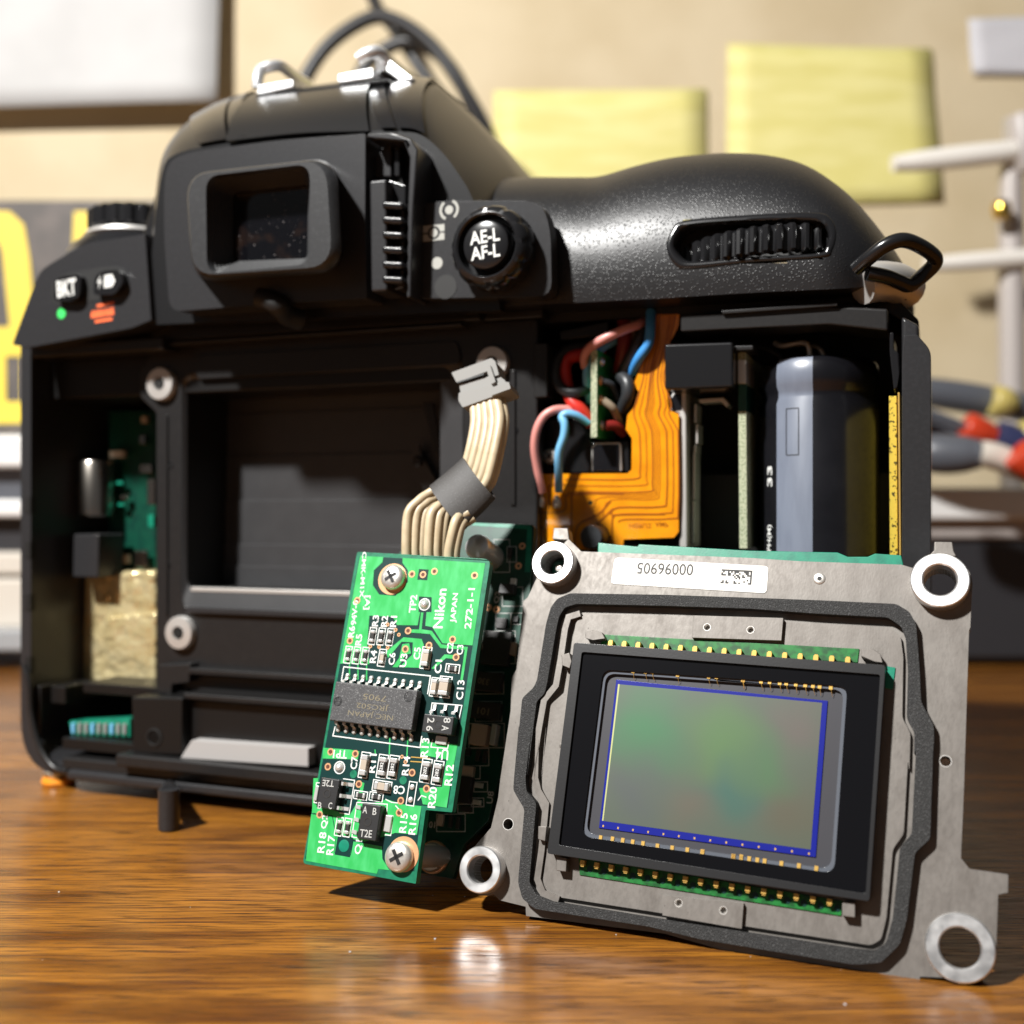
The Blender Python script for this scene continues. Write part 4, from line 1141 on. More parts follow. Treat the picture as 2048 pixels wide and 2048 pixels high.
def arc(c, r, a0, a1, n=10): return [(c[0] + r * cos(R_(a0 + (a1 - a0) * i / n)), c[1] + r * sin(R_(a0 + (a1 - a0) * i / n))) for i in range(n + 1)]
outl = []
outl += arc(bTL, rTL + .25, 215, 80, 10)
outl += mixpts(P, [('P3', 800, 118), ('P3', 880, 196), ('P3', 1932, 236), ('P4', 600, 246), ('P4', 1200, 266)], PW)
outl += arc(bTR, rTR + .25, 150, -10, 12)
outl += mixpts(P, [('P4', 1612, 640), ('P4', 1604, 660), ('P4', 1574, 1600), ('P6', 1556, 645), ('P6', 1606, 708), ('P6', 1838, 742), ('P6', 1836, 850), ('P6', 1778, 862), ('P6', 1766, 1180)], PW)
outl += arc(bBR, rBR + .05, 5, -115, 8)
outl += mixpts(P, [('P6', 1312, 1352), ('P6', 1306, 1398), ('P6', 1140, 1384), ('P6', 300, 1240), ('P5', 1400, 1300), ('P5', 536, 1190), ('P5', 534, 1132), ('P5', 372, 1092)], PW)
outl += arc(bBL, rBL + .25, -60, -215, 10)
outl += mixpts(P, [('P5', 318, 640), ('P5', 362, 455), ('P5', 392, 200), ('P3', 378, 1600), ('P3', 440, 1190), ('P3', 446, 985), ('P3', 476, 930), ('P3', 520, 505), ('P3', 548, 480)], PW)
holes = [circ(bTL, 1.5, 28), circ(bTR, 1.72, 28), circ(bBL, 1.52, 28), circ(bBR, 1.92, 28), circ(P.p('P4', 1464, 1438, PW), .55, 16), circ(P.p('P5', 425, 618, PW), .62, 16)]
plate = MB().prism([outl] + holes, PW - 2.2, PW).build('cast_plate', M['cast_plate'], MOD, .15)
# small tabs above the bosses
for c, pts in (('P3', [(708, 46), (796, 50), (806, 125), (700, 120)]), ('P4', [(1396, 128), (1505, 130), (1514, 185), (1530, 215), (1370, 205), (1394, 180)])):
    pp('locating_tab', c, pts, PW - 2, PW - .15, 'cast_plate', .12, plate)
# polished bosses
for (c_, ro, ri, top) in ((bTL, rTL, 1.5, -.8), (bTR, rTR, 1.72, -.8), (bBL, rBL, 1.52, -.8), (bBR, rBR, 1.92, -2.2)):
    MB().ringlathe(c_, [(ri, PW - 2.2), (ri, top - .15), (ri + .15, top), (ro - .12, top), (ro, top - .12), (ro + .02, PW - .1), (ro + .02, PW - 2.2)], 64).build('boss', M['boss_steel'], MOD)
# the screw that shows through the upper boss near the label, and plate screws
o = MB().lathe(bTL, [(1.5, -4.6), (1.3, -4.0), (.7, -3.4), (0, -3.2)], 24).build('screw', M['pcb_dark'], MOD)
MB().lathe((bTL[0] + .1, bTL[1] - .15), [(.45, -3.4), (.4, -3.0), (0, -2.9)], 16).build('screw_tip', M['screw_steel'], o)
p = P.p('P4', 712, 350, PW); screw(P, MOD, p, .72, PW - .15, 'screw_steel', 'hole', .28, ang=10)
p = P.p('P4', 1464, 1438, PW)
for cx_, cy_, r in ((('P4'), (1464, 1438), .55), (('P5'), (425, 618), .62)):
    q_ = P.p(cx_, *cy_, PW); MB().ringlathe(q_, [(r, PW - 1), (r, PW + .02), (r + .07, PW + .02), (r + .07, PW - 1)], 24).build('hole_rim', M['steel'], MOD)
# foam gasket
W_G = -1.3
go = [('P3', 690, 545), ('P3', 730, 490), ('P3', 810, 456), ('P3', 1400, 466), ('P3', 1932, 484), ('P4', 700, 478), ('P4', 1170, 500), ('P4', 1250, 548), ('P4', 1288, 620), ('P4', 1310, 900), ('P4', 1318, 1085),
      ('P4', 1392, 1220), ('P4', 1396, 1300), ('P6', 1390, 0), ('P6', 1372, 530), ('P6', 1282, 612), ('P6', 1232, 1010), ('P6', 1190, 1160), ('P6', 1080, 1268), ('P6', 920, 1280), ('P6', 0, 1128), ('P5', 1300, 1256), ('P5', 590, 1146), ('P5', 512, 1080), ('P5', 486, 980),
      ('P5', 526, 525), ('P5', 456, 405), ('P5', 462, 320), ('P5', 492, 0), ('P3', 462, 1600), ('P3', 512, 1110), ('P3', 582, 1045), ('P3', 604, 1000), ('P3', 660, 650)]
gi = [('P3', 742, 600), ('P3', 778, 544), ('P3', 850, 522), ('P3', 1400, 534), ('P3', 1932, 552), ('P4', 700, 558), ('P4', 1120, 580), ('P4', 1200, 634), ('P4', 1226, 700), ('P4', 1240, 900), ('P4', 1232, 1180),
      ('P4', 1278, 1262), ('P4', 1276, 1400), ('P6', 1288, 0), ('P6', 1262, 500), ('P6', 1192, 582), ('P6', 1150, 1000), ('P6', 1110, 1150), ('P6', 1040, 1196), ('P6', 920, 1184), ('P6', 0, 1044), ('P5', 1300, 1196), ('P5', 690, 1096), ('P5', 598, 1056), ('P5', 556, 980),
      ('P5', 600, 485), ('P5', 538, 412), ('P5', 532, 330), ('P5', 574, 0), ('P3', 542, 1600), ('P3', 602, 1130), ('P3', 652, 1080), ('P3', 668, 1010), ('P3', 724, 680)]
Lo, Li = mixpts(P, go, W_G), mixpts(P, gi, W_G)
MB().prism([rounded(Lo, .35, 3), rounded(Li, .35, 3)], PW - .6, W_G).build('foam_gasket', M['gasket_foam'], MOD, .22)
# raised inner tray (one ledge, stepped at the sides)
tr = [('P3', 845, 640), ('P3', 900, 588), ('P3', 1300, 596), ('P3', 1570, 604), ('P4', 405, 606), ('P4', 1130, 640), ('P4', 1196, 690), ('P4', 1212, 820), ('P4', 1206, 1180), ('P4', 1255, 1270), ('P4', 1248, 1500), ('P6', 1240, 60), ('P6', 1215, 500), ('P6', 1150, 590), ('P6', 1112, 1000), ('P6', 1080, 1130), ('P6', 1020, 1165), ('P6', 0, 1010), ('P5', 1300, 1160), ('P5', 720, 1070), ('P5', 660, 1030), ('P5', 640, 970), ('P5', 655, 850), ('P5', 690, 500), ('P5', 635, 395), ('P5', 660, 0), ('P3', 632, 1600), ('P3', 690, 1150), ('P3', 780, 1070), ('P3', 800, 900), ('P3', 832, 760)]
MB().prism([rounded(mixpts(P, tr, PW + .55), .4, 3)], PW - .2, PW + .55).build('inner_tray', M['cast_plate'], MOD, .12)
rib = [('P3', 872, 582), ('P3', 800, 604), ('P3', 778, 680), ('P3', 752, 860), ('P3', 722, 1030), ('P3', 648, 1122), ('P3', 616, 1300), ('P3', 590, 1600), ('P5', 612, 120), ('P5', 592, 330), ('P5', 612, 410), ('P5', 660, 490), ('P5', 632, 780), ('P5', 606, 960), ('P5', 640, 1048), ('P5', 740, 1088)]
MB().strip(mixpts(P, rib, PW + .95), .75, PW, PW + .95).build('tray_wall', M['cast_plate'], MOD, .15)
for c, pts, hs in (('P3', [(1578, 594), (2140, 610), (2128, 752), (1570, 734)], [('P3', 1664, 668), ('P3', 1935, 684)]), ('P5', [(1384, 1062), (1892, 1112), (1880, 1270), (1386, 1186)], [('P5', 1487, 1110), ('P5', 1765, 1156)])):
    hh = [circ(P.p(k, x, y, PW + 1.15), .42, 18) for k, x, y in hs]
    blk = pp('mount_block', c, pts, PW, PW + 1.15, 'cast_plate', .12, holes=hh)
    for k, x, y in hs:
        MB().ringlathe(P.p(k, x, y, PW + 1.15), [(.30, PW + .2), (.30, PW + 1.0), (.40, PW + 1.16), (.44, PW + 1.16), (.44, PW + .3)], 18).build('threaded_hole', M['steel'], blk)
# serial label, upside down
lab = rounded(mixpts(P, [('P3', 1088, 232), ('P4', 410, 274), ('P4', 398, 438), ('P3', 1062, 398)], PW + .1), .55, 4)
lb = MB().prism([lab], PW - .02, PW + .07).build('serial_label', M['label_white'], MOD, .03)
lc = P.p('P3', 1402, 305, PW + .08)
mb = MB(); letters(mb, '00096905', lc, 6.9, 1.42, 181, PW + .085, .004); mb.build('lettering', M['print_black'], lb, recalc=False)
mb = MB(); d0 = P.p('P4', 222, 335, PW + .08)
rnd = random.Random(3)
cw = .19; nx, ny = 19, 9
for i in range(nx):
    for j in range(ny):
        on = (j == ny - 1) or (i == nx - 1) or rnd.random() < (.48 if j > 3 else .3 if j else .45)
        if on: mb.rbox((d0[0] + (i - nx / 2) * cw, d0[1] + (j - ny / 2) * cw), cw * 1.02, cw * 1.02, -1.0, PW + .072, PW + .085)
mb.build('code_cells', M['print_black'], lb, recalc=False)
# sensor package
rim_o = P.pts('X', [(1148, 1285), (1771, 1330), (1739, 1803), (1094, 1707)], 0)
ri_ = mixpts(P, [('P3', 884, 822), ('P4', 1074, 922), ('P6', 988, 856), ('P5', 740, 748)], 0)
pk = MB().prism([rounded(rim_o, .35, 3), rounded(ri_, .3, 3)], PW + .3, 0).build('package_rim', M['sensor_rim'], MOD, .18)
wo = rounded(mixpts(P, [('P3', 1016, 932), ('P4', 878, 992), ('P6', 800, 736), ('P5', 884, 694)], -.35), 1.2, 6)
bl = mixpts(P, [('P3', 1098, 994), ('P4', 762, 1078), ('P6', 690, 640), ('P5', 990, 642)], -.9)
MB().prism([rounded(ri_, .3, 3), wo], PW + .4, -.35).build('ceramic_frame', M['sensor_black'], MOD, .1)
def shrink(L, d):
    cx = sum(p[0] for p in L) / len(L); cy = sum(p[1] for p in L) / len(L)
    hx = (max(p[0] for p in L) - min(p[0] for p in L)) / 2; hy = (max(p[1] for p in L) - min(p[1] for p in L)) / 2
    return [(cx + (x - cx) * (1 - d / hx), cy + (y - cy) * (1 - d / hy)) for x, y in L]
MB().prism([shrink(wo, -.2), shrink(wo, .38)], -1.2, -.62).build('window_step', M['window_edge'], MOD, .1)
MB().prism([shrink(wo, .2)], -1.6, -1.05).build('die_floor', M['die_grey'], MOD)
MB().prism([bl], -1.1, -.92).build('die_border', M['die_blue'], MOD, .03)
ac = mixpts(P, [('P3', 1120, 1024), ('P4', 728, 1090), ('P6', 660, 594), ('P5', 1018, 598)], -.9)
ac2 = mixpts(P, [('P3', 1110, 1022), ('P3', 1120, 1024), ('P5', 1018, 598), ('P5', 1010, 596)], -.9)
MB().prism([ac2], -1, -.905).build('die_edge_line', M['die_line'], MOD)
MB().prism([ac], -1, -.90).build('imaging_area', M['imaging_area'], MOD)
# gold bond pads and wires
pads = [('P3', x, y) for x, y in ((1205, 942), (1282, 946), (1325, 948), (1482, 964), (1675, 976), (1724, 978), (1888, 998))] + \
       [('P4', x, y) for x, y in ((258, 955), (365, 963), (416, 966), (476, 972), (515, 974), (572, 980), (628, 985), (674, 989), (714, 993), (780, 999))]
pads2 = [('P5', x, y) for x, y in ((1002, 702), (1076, 710), (1140, 718), (1202, 728), (1266, 738), (1356, 754), (1448, 766), (1542, 778), (1635, 790), (1830, 818), (1878, 822))] + \
        [('P6', x, y) for x, y in ((16, 606), (198, 634), (246, 642), (294, 648), (342, 656), (386, 662), (486, 676), (590, 690), (694, 706))]
pm = MB().box(-.19, .19, -.24, .24, 0, .05).mesh('bond_pad'); pm.materials.append(M['gold'])
for k, x, y in pads + pads2:
    u, v = P.p(k, x, y, -.62)
    inst('bond_pad', pm, MOD, (u, v, -.56), -1)
for i, (k, x, y) in enumerate(pads):
    u, v = P.p(k, x, y, -.6)
    MB().tube([(u, v, -.57), (u + .1, v - .45, -.5), (u + .16 + (i % 3) * .05, v - .95, -.88)], .025, 5, 3).build('bond_wire', M['gold'], MOD)
for i in range(14):
    t = i / 13
    k = Vector(bl[3]).lerp(Vector(bl[2]), .02 + t * .95)
    inst('bond_pad', pm, MOD, (k.x, k.y + .28, -.95), 0).scale = (.45, .45, 1)
# lead rows with the green carrier board behind them
cb1 = mixpts(P, [('P3', 1010, 712), ('P4', 950, 768), ('P4', 940, 850), ('P3', 1000, 800)], PW + .7)
MB().prism([cb1], PW, PW + .7).build('carrier_board', M['carrier_green'], MOD, .05)
cb2 = mixpts(P, [('P5', 862, 820), ('P6', 850, 900), ('P6', 842, 990), ('P5', 870, 935)], PW + .7)
MB().prism([cb2], PW, PW + .7).build('carrier_board', M['carrier_green'], MOD, .05)
cb3 = mixpts(P, [('P4', 1110, 870), ('P4', 1166, 880), ('P4', 1150, 1010), ('P4', 1090, 1000)], PW + .7)
MB().prism([cb3], PW, PW + .7).build('carrier_board', M['pcb_teal'], MOD, .05)
lm = MB(); lm.box(-.26, .26, -.26, .26, 0, .3); lm.box(-.19, .19, -.26, .42, -1.0, .18); lm = lm.mesh('lead'); lm.materials.append(M['gold'])
hm = MB().box(-.2, .2, -.28, .28, 0, .04).mesh('lead_shadow_gap'); hm.materials.append(M['pcb_gap'])
a, b = Vector(P.p('P3', 1060, 768, -.6)), Vector(P.p('P4', 880, 836, -.6))
c, d = Vector(P.p('P5', 885, 858, -.9)), Vector(P.p('P6', 772, 904, -.9))
for i in range(17):
    t = i / 16
    q1, q2 = a.lerp(b, t), c.lerp(d, t)
    inst('lead', lm, MOD, (q1.x, q1.y, -.95), -1)
    inst('lead', lm, MOD, (q2.x, q2.y, -1.25), 179)
    MB().lathe((q2.x + .72, q2.y - .55), [(.34, PW + .6), (.34, PW + .74)], 14).build('lead_hole', M['pcb_gap'], MOD)
# clip tabs round the package
for k, pts in (('P3', [(905, 700), (960, 684), (1010, 700), (1030, 740), (960, 750), (905, 735)]), ('P4', [(960, 770), (1030, 768), (1078, 800), (1090, 850), (1030, 842), (960, 812)]), ('P3', [(756, 840), (806, 826), (820, 880), (808, 925), (760, 905)]),
               ('P5', [(612, 630), (665, 632), (655, 725), (610, 712)]), ('P5', [(725, 818), (790, 828), (785, 915), (725, 908)]), ('P6', [(848, 905), (925, 908), (925, 1000), (846, 990)])):
    pp('clip_tab', k, pts, PW + .2, -.75, 'cast_plate', .08)
p = P.p('P3', 768, 1410, -1); MB().lathe(p, [(.35, -2), (.35, -.6), (0, -.5)], 16).build('clip_pin', M['cast_plate'], MOD)
# the two rear boards
rb_t = mixpts(P, [('P3', 985, 140), ('P3', 1055, 148), ('P3', 1230, 165), ('P3', 1240, 150), ('P3', 1932, 190), ('P4', 820, 192), ('P4', 880, 218), ('P4', 1000, 218), ('P4', 1040, 200), ('P4', 1200, 210), ('P4', 1212, 262)], -5.2)
low = mixpts(P, [('P6', 1140, 1388), ('P6', 760, 1320), ('P5', 900, 1180)], -5.2)
MB().prism([rb_t + low], -6.2, -5.2).build('rear_board', M['pcb_teal'], MOD, .1)
rs = -8.5
sb = mixpts(P, [('W7', 560, 1478), ('Z', 220, 24), ('Z', 880, 46), ('Z', 905, 80), ('P3', 560, 480), ('P3', 420, 1400), ('A2', 1600, 1130), ('A2', 1400, 1330), ('A2', 1312, 1602), ('A2', 900, 1530), ('A2', 500, 1200), ('A1', 560, 700)], rs)
SIDE = MB().prism([sb], rs - 1, rs).build('side_board', M['pcb_dark'], MOD, .1)
def scomp(name, k, x, y, L, Wd, h, mt, ends=True, ang=0):
    u, v = P.p(k, x, y, rs)
    o = MB().rbox((u, v), L, Wd, ang, rs, rs + h).build(name, M[mt], SIDE, .06)
    if ends:
        for s_ in (-1, 1):
            pass
    return o
edge = [(230, 30), (860, 55), (880, 90), (860, 560), (800, 560), (830, 100), (240, 60)]
MB().prism([mixpts(P, [('Z', *e) for e in edge], rs)], rs - .02, rs + .03).build('bare_border', M['pcb_teal'], SIDE)
for k, x, y, L, Wd, h, mt in (('Z', 650, 360, .55, 1.5, .4, 'chip_dark'), ('Z', 640, 760, 2.1, 1.3, 1.2, 'sot_black'), ('Z', 690, 670, .8, .9, .5, 'tin'), ('Z', 560, 1085, 1.6, .7, .4, 'chip_dark'), ('Z', 560, 1140, 1.6, .7, .4, 'chip_dark'), ('Z', 710, 1070, .8, .8, .4, 'chip_dark'),
                        ('Z', 520, 1390, 3.8, 4.4, 1.0, 'chip_dark'), ('Z', 690, 1390, .8, 1.7, .6, 'cap_tan'), ('A1', 1600, 1310, 4.2, 2.4, 1.1, 'chip_dark'), ('A1', 1590, 1540, 4.2, 2.1, 1.0, 'chip_dark'), ('A2', 1550, 450, 2.2, 2.6, 1.4, 'cap_tan'), ('A2', 1665, 450, .7, 2.6, 1.3, 'tin'),
                        ('A2', 1520, 610, .6, 1.4, .4, 'chip_dark'), ('A2', 1575, 620, .55, 1.5, .4, 'chip_dark'), ('A2', 1440, 580, .6, 1.0, .4, 'chip_dark'), ('A2', 1440, 740, 1.8, 1.3, .8, 'cap_tan'), ('A2', 1420, 890, 1.9, 3.2, 1.1, 'sot_black'), ('A2', 1525, 850, 1.2, .6, .3, 'tin'), ('A2', 1510, 985, 1.2, .6, .3, 'tin'),
                        ('A2', 1420, 1040, 1.5, .7, .3, 'chip_dark'), ('A2', 1360, 1150, .5, 1.5, .4, 'chip_dark'), ('A2', 1300, 1140, .5, 1.5, .4, 'chip_dark'), ('A2', 1220, 1130, .8, 1.4, .5, 'cap_tan')):
    scomp('component', k, x, y, L, Wd, h, mt)
mb = MB()
def frame_line(k, x0, y0, x1, y1, wd=.1, f=None, w=None):
    f = f or P; w = rs + .03 if w is None else w
    Lq = f.pts(k, [(x0, y0), (x1, y0), (x1, y1), (x0, y1), (x0, y0)], w)
    mb.strip(Lq, wd, w - .02, w)
for a in (('Z', 470, 210, 640, 560), ('Z', 612, 285, 712, 450), ('Z', 560, 720, 780, 925), ('Z', 490, 1000, 650, 1170), ('Z', 655, 1000, 790, 1120), ('Z', 345, 1190, 700, 1540), ('A1', 1490, 1225, 1720, 1400), ('A1', 1490, 1460, 1705, 1620), ('A2', 1440, 350, 1725, 545), ('A2', 1400, 550, 1600, 690), ('A2', 1365, 690, 1530, 795), ('A2', 1480, 820, 1590, 900), ('A2', 1460, 950, 1560, 1020), ('A2', 1350, 1000, 1475, 1070), ('A2', 1180, 1080, 1410, 1220)):
    frame_line(*a)
letters(mb, 'U8', P.p('A2', 1612, 945, rs), 1.5, .8, 90, rs + .04, .01); letters(mb, '101', P.p('A2', 1135, 1165, rs), 1.2, .8, 5, rs + .04)
letters(mb, 'Q2', P.p('Z', 510, 830, rs), 1.6, .9, 90, rs + .04, .02)
mb.build('silkscreen', M['sot_print'], SIDE, recalc=False)
mb = MB(); letters(mb, '330', P.p('A1', 1560, 1300, rs + 1), 1.6, .8, 175, rs + 1.12, .01); letters(mb, '101', P.p('A1', 1555, 1540, rs + 1), 1.6, .9, 178, rs + 1.03, .01)
mb.build('lettering', M['ic_print'], SIDE, recalc=False)
for k, x, y in (('A1', 1870, 210), ('A1', 1840, 370), ('A1', 1598, 705), ('A1', 1662, 720)):
    q_ = P.p(k, x, y, rs)
    MB().ringlathe(q_, [(.2, rs - .1), (.2, rs + .05), (.48, rs + .05), (.48, rs - .1)], 20).build('via', M['copper_pad'], SIDE)
# steel post and lower screw on the side board
pc = P.p('A1', 1495, 205, rs + 5.6)
MB().lathe(pc, [(1.75, rs), (1.75, rs + 4.8), (1.62, rs + 5.3), (1.2, rs + 5.6), (0, rs + 5.7)], 36).build('post', M['bright_nickel'], MOD)
sc_ = P.p('A2', 1130, 1425, rs + 1.2)
MB().ringlathe(sc_, [(.5, rs), (.5, rs + .5), (2.0, rs + .5), (2.0, rs)], 28).build('washer', M['copper_pad'], MOD)
MB().lathe(sc_, [(1.75, rs), (1.75, rs + .9), (1.6, rs + 1.2), (.6, rs + 1.25), (.5, rs + .9), (0, rs + .9)], 30).build('screw', M['screw_steel'], MOD)
MB().box(-18, 14, -.0, 3.5, rs - 9, rs - 6).build('prop_bracket', M['dark_metal'], MOD, .3)

# ------------------------------------------------------------------ small green board with its wire harness
G = Frame(((605 - CXY) / FPX * 132, 132, CAMH - (1725 - CXY) / FPX * 132), 22.18, 15.78, 2.19)
BRD = G.empty('circuit_board')
tag(BRD, 'bright green circuit board with cream wires and a white plug beside the sensor module', 'circuit board')
T = 1.05
def gm(L, w=0.0): return [G.p(c, x, y, w) for c, x, y in L]
go_ = gm([('A1', 540, 255), ('A1', 1580, 312), ('A1', 1612, 335), ('A2', 1305, 1066), ('A2', 1092, 1046), ('A2', 1012, 1642), ('A2', 102, 1478)])
MB().prism([rounded(go_, [.3, .5, .5, .15, .2, .1, .5], 3)], -T, 0).build('board', M['pcb_bare'], BRD, .06)
gp_ = gm([('A1', 560, 290), ('A1', 1572, 345), ('A2', 1270, 1030), ('A2', 1060, 1010), ('A2', 1000, 1540), ('A2', 122, 1440)])
MB().prism([gp_], -.02, .012).build('bare_mask', M['pcb_gap'], BRD)
pours = [
    [('A1', 565, 290), ('A1', 752, 298), ('A1', 745, 340), ('A1', 676, 405), ('A1', 668, 525), ('A1', 718, 600), ('A1', 850, 612), ('A1', 950, 500), ('A1', 950, 405), ('A1', 906, 345), ('A1', 908, 306), ('A1', 1572, 347), ('A1', 1470, 1010), ('A1', 1228, 992), ('A1', 1146, 862), ('A1', 1090, 852), ('A1', 1100, 742),
     ('A1', 1140, 742), ('A1', 1142, 622), ('A1', 1040, 616), ('A1', 1036, 742), ('A1', 1048, 742), ('A1', 1028, 848), ('A1', 862, 846), ('A1', 830, 780), ('A1', 640, 770), ('A1', 622, 1010), ('A1', 640, 1160), ('A1', 405, 1155)],
    [('A1', 825, 1185), ('A1', 880, 1110), ('A1', 905, 1000), ('A1', 960, 992), ('A1', 975, 1075), ('A1', 935, 1082), ('A1', 870, 1185)],
    [('A1', 880, 1185), ('A1', 985, 1085), ('A1', 990, 985), ('A1', 900, 980), ('A1', 790, 1110), ('A1', 775, 1060), ('A1', 915, 944), ('A1', 1060, 958), ('A1', 1078, 1005), ('A1', 1052, 1190)],
    [('A1', 1056, 745), ('A1', 1075, 745), ('A1', 1060, 880), ('A1', 1142, 892), ('A1', 1222, 1002), ('A1', 1432, 1022), ('A1', 1392, 1290), ('A1', 1372, 1288), ('A1', 1408, 1045), ('A1', 1212, 1030), ('A1', 1128, 918), ('A1', 960, 905), ('A1', 962, 880), ('A1', 1040, 882)],
    [('A1', 1140, 1195), ('A1', 1245, 1082), ('A1', 1330, 1088), ('A1', 1330, 1120), ('A1', 1256, 1112), ('A1', 1160, 1200)],
    [('A2', 270, 545), ('A2', 480, 560), ('A2', 560, 575), ('A2', 545, 640), ('A2', 262, 632)],
    [('A2', 1050, 480), ('A2', 1130, 500), ('A2', 1280, 510), ('A2', 1350, 520), ('A2', 1290, 850), ('A2', 1262, 1028), ('A2', 1070, 1000), ('A2', 1040, 870), ('A2', 1225, 860), ('A2', 1262, 640), ('A2', 1050, 600)],
    [('A2', 190, 790), ('A2', 230, 790), ('A2', 200, 1000), ('A2', 480, 1090), ('A2', 540, 990), ('A2', 640, 1000), ('A2', 780, 960), ('A2', 900, 1000), ('A2', 1060, 1015), ('A2', 1022, 1245), ('A2', 850, 1230), ('A2', 790, 1250), ('A2', 600, 1300), ('A2', 505, 1280), ('A2', 490, 1405), ('A2', 362, 1388), ('A2', 374, 1260), ('A2', 345, 1090), ('A2', 178, 1070)],
    [('A2', 172, 1080), ('A2', 340, 1100), ('A2', 370, 1262), ('A2', 358, 1392), ('A2', 492, 1412), ('A2', 512, 1300), ('A2', 740, 1340), ('A2', 745, 1440), ('A2', 800, 1530), ('A2', 712, 1522), ('A2', 700, 1560), ('A2', 128, 1455)],
    [('A2', 540, 1000), ('A2', 575, 820), ('A2', 600, 830), ('A2', 570, 1000)],
]
for i, L in enumerate(pours):
    MB().prism([gm(L)], 0, .035).build('copper_pour', M['pcb_copper'], BRD)
for x0, y0, x1, y1 in ((480, 1060, 480, 1280), (548, 1060, 548, 1285), (618, 1060, 618, 1290)):
    MB().strip(gm([('A1', x0, y0), ('A1', x1, y1)]), .16, .0, .03).build('trace', M['pcb_copper'], BRD)
for x0, y0, x1, y1 in ((805, 460, 800, 600), (950, 460, 940, 640), (685, 560, 690, 610)):
    MB().strip(gm([('A2', x0, y0), ('A2', x1, y1)]), .16, .0, .03).build('trace', M['pcb_copper'], BRD)
MB().strip(gm([('A2', 975, 620), ('A2', 1130, 632)]), .12, .0, .04).build('trace', M['gold'], BRD)
MB().strip(gm([('A2', 970, 655), ('A2', 1080, 662)]), .12, .0, .04).build('trace', M['gold'], BRD)

silk = MB(); SW_ = .055
def sbox(c, x0, y0, x1, y1, wd=.13):
    """silkscreen rectangle by its four photo corners' mean axis: laid out in board axes"""
    (ua, va), (ub, vb_) = G.p(c, x0, y0), G.p(c, x1, y1)
    silk.strip([(ua, va), (ub, va), (ub, vb_), (ua, vb_), (ua, va)], wd, .03, SW_)
def chip(c, x, y, L, Wd, h, body, vert=True, outline=True, name='resistor', txt=None, oy=.3):
    u, v = G.p(c, x, y, h * .5)
    l, w_ = (Wd, L) if vert else (L, Wd)
    e = L * .26
    if vert: o = MB().box(u - w_and(l), u + w_and(l), v - L / 2 + e, v + L / 2 - e, .03, h)
    else: o = MB().box(u - L / 2 + e, u + L / 2 - e, v - Wd / 2, v + Wd / 2, .03, h)
    o = o.build(name, M[body], BRD, .05)
    for s_ in (-1, 1):
        t = MB()
        if vert: t.box(u - Wd / 2 - .03, u + Wd / 2 + .03, v + s_ * (L / 2 - e) - (0 if s_ > 0 else e), v + s_ * (L / 2 - e) + (e if s_ > 0 else 0), .02, h + .03)
        else: t.box(u + s_ * (L / 2 - e) - (0 if s_ > 0 else e), u + s_ * (L / 2 - e) + (e if s_ > 0 else 0), v - Wd / 2 - .03, v + Wd / 2 + .03, .02, h + .03)
        t.build('terminal', M['solder'], o, .09)
    if txt:
        mb_ = MB(); letters(mb_, txt, (u, v), L * .42, Wd * .5, 90 if vert else 0, h + .04, .01); mb_.build('lettering', M['print_white'], o, recalc=False)
    if outline:
        a, b = (Wd / 2 + .2, L / 2 + oy) if vert else (L / 2 + oy, Wd / 2 + .2)
        uu, vv = G.p(c, x, y)
        silk.strip([(uu - a, vv - b), (uu + a, vv - b), (uu + a, vv + b), (uu - a, vv + b), (uu - a, vv - b)], .12, .03, SW_)
    return o
def w_and(l): return l / 2
for x, y in ((664, 935), (735, 938), (806, 942)): chip('A1', x, y, 1.5, .5, .35, 'chip_dark')
for x, y in ((468, 1085), (536, 1090), (604, 1094)): chip('A1', x, y, 1.5, .5, .35, 'chip_dark')
chip('A1', 742, 1110, 1.5, .55, .4, 'cap_tan', name='capacitor')
chip('A1', 1095, 1110, 2.0, .85, .7, 'cap_tan', name='capacitor')
chip('A1', 1310, 1196, 1.2, .6, .4, 'chip_dark', vert=False)
chip('A1', 1165, 1345, 1.8, .65, .8, 'cap_tan', name='capacitor', oy=.2)
chip('A1', 1248, 1345, 2.0, 1.15, 1.1, 'cap_tan', name='capacitor', oy=.25)
chip('A2', 600, 685, 2.4, .8, .7, 'cap_tan', name='capacitor')
for x, y in ((745, 695), (832, 702), (1095, 730), (1190, 748)): chip('A2', x, y, 2.1, .85, .5, 'chip_dark', txt='282')
chip('A2', 742, 856, 1.9, .85, .7, 'cap_tan', vert=False, name='capacitor')
chip('A2', 570, 928, 1.2, .55, .35, 'chip_dark', vert=False)
chip('A2', 695, 940, 1.2, .55, .35, 'chip_dark', vert=False)
for x, y in ((396, 1180), (462, 1188)): chip('A2', x, y, 1.5, .5, .35, 'chip_dark')
# empty two-pad site
u, v = G.p('A2', 980, 915)
silk.strip([(u - .5, v - 1.35), (u + .5, v - 1.35), (u + .5, v + 1.35), (u - .5, v + 1.35), (u - .5, v - 1.35)], .12, .03, SW_)
for y in (862, 965):
    q_ = G.p('A2', 985 if y < 900 else 972, y)
    MB().lathe(q_, [(.34, .02), (.3, .16), (.15, .24), (0, .26)], 16).build('solder_dot', M['solder'], BRD)
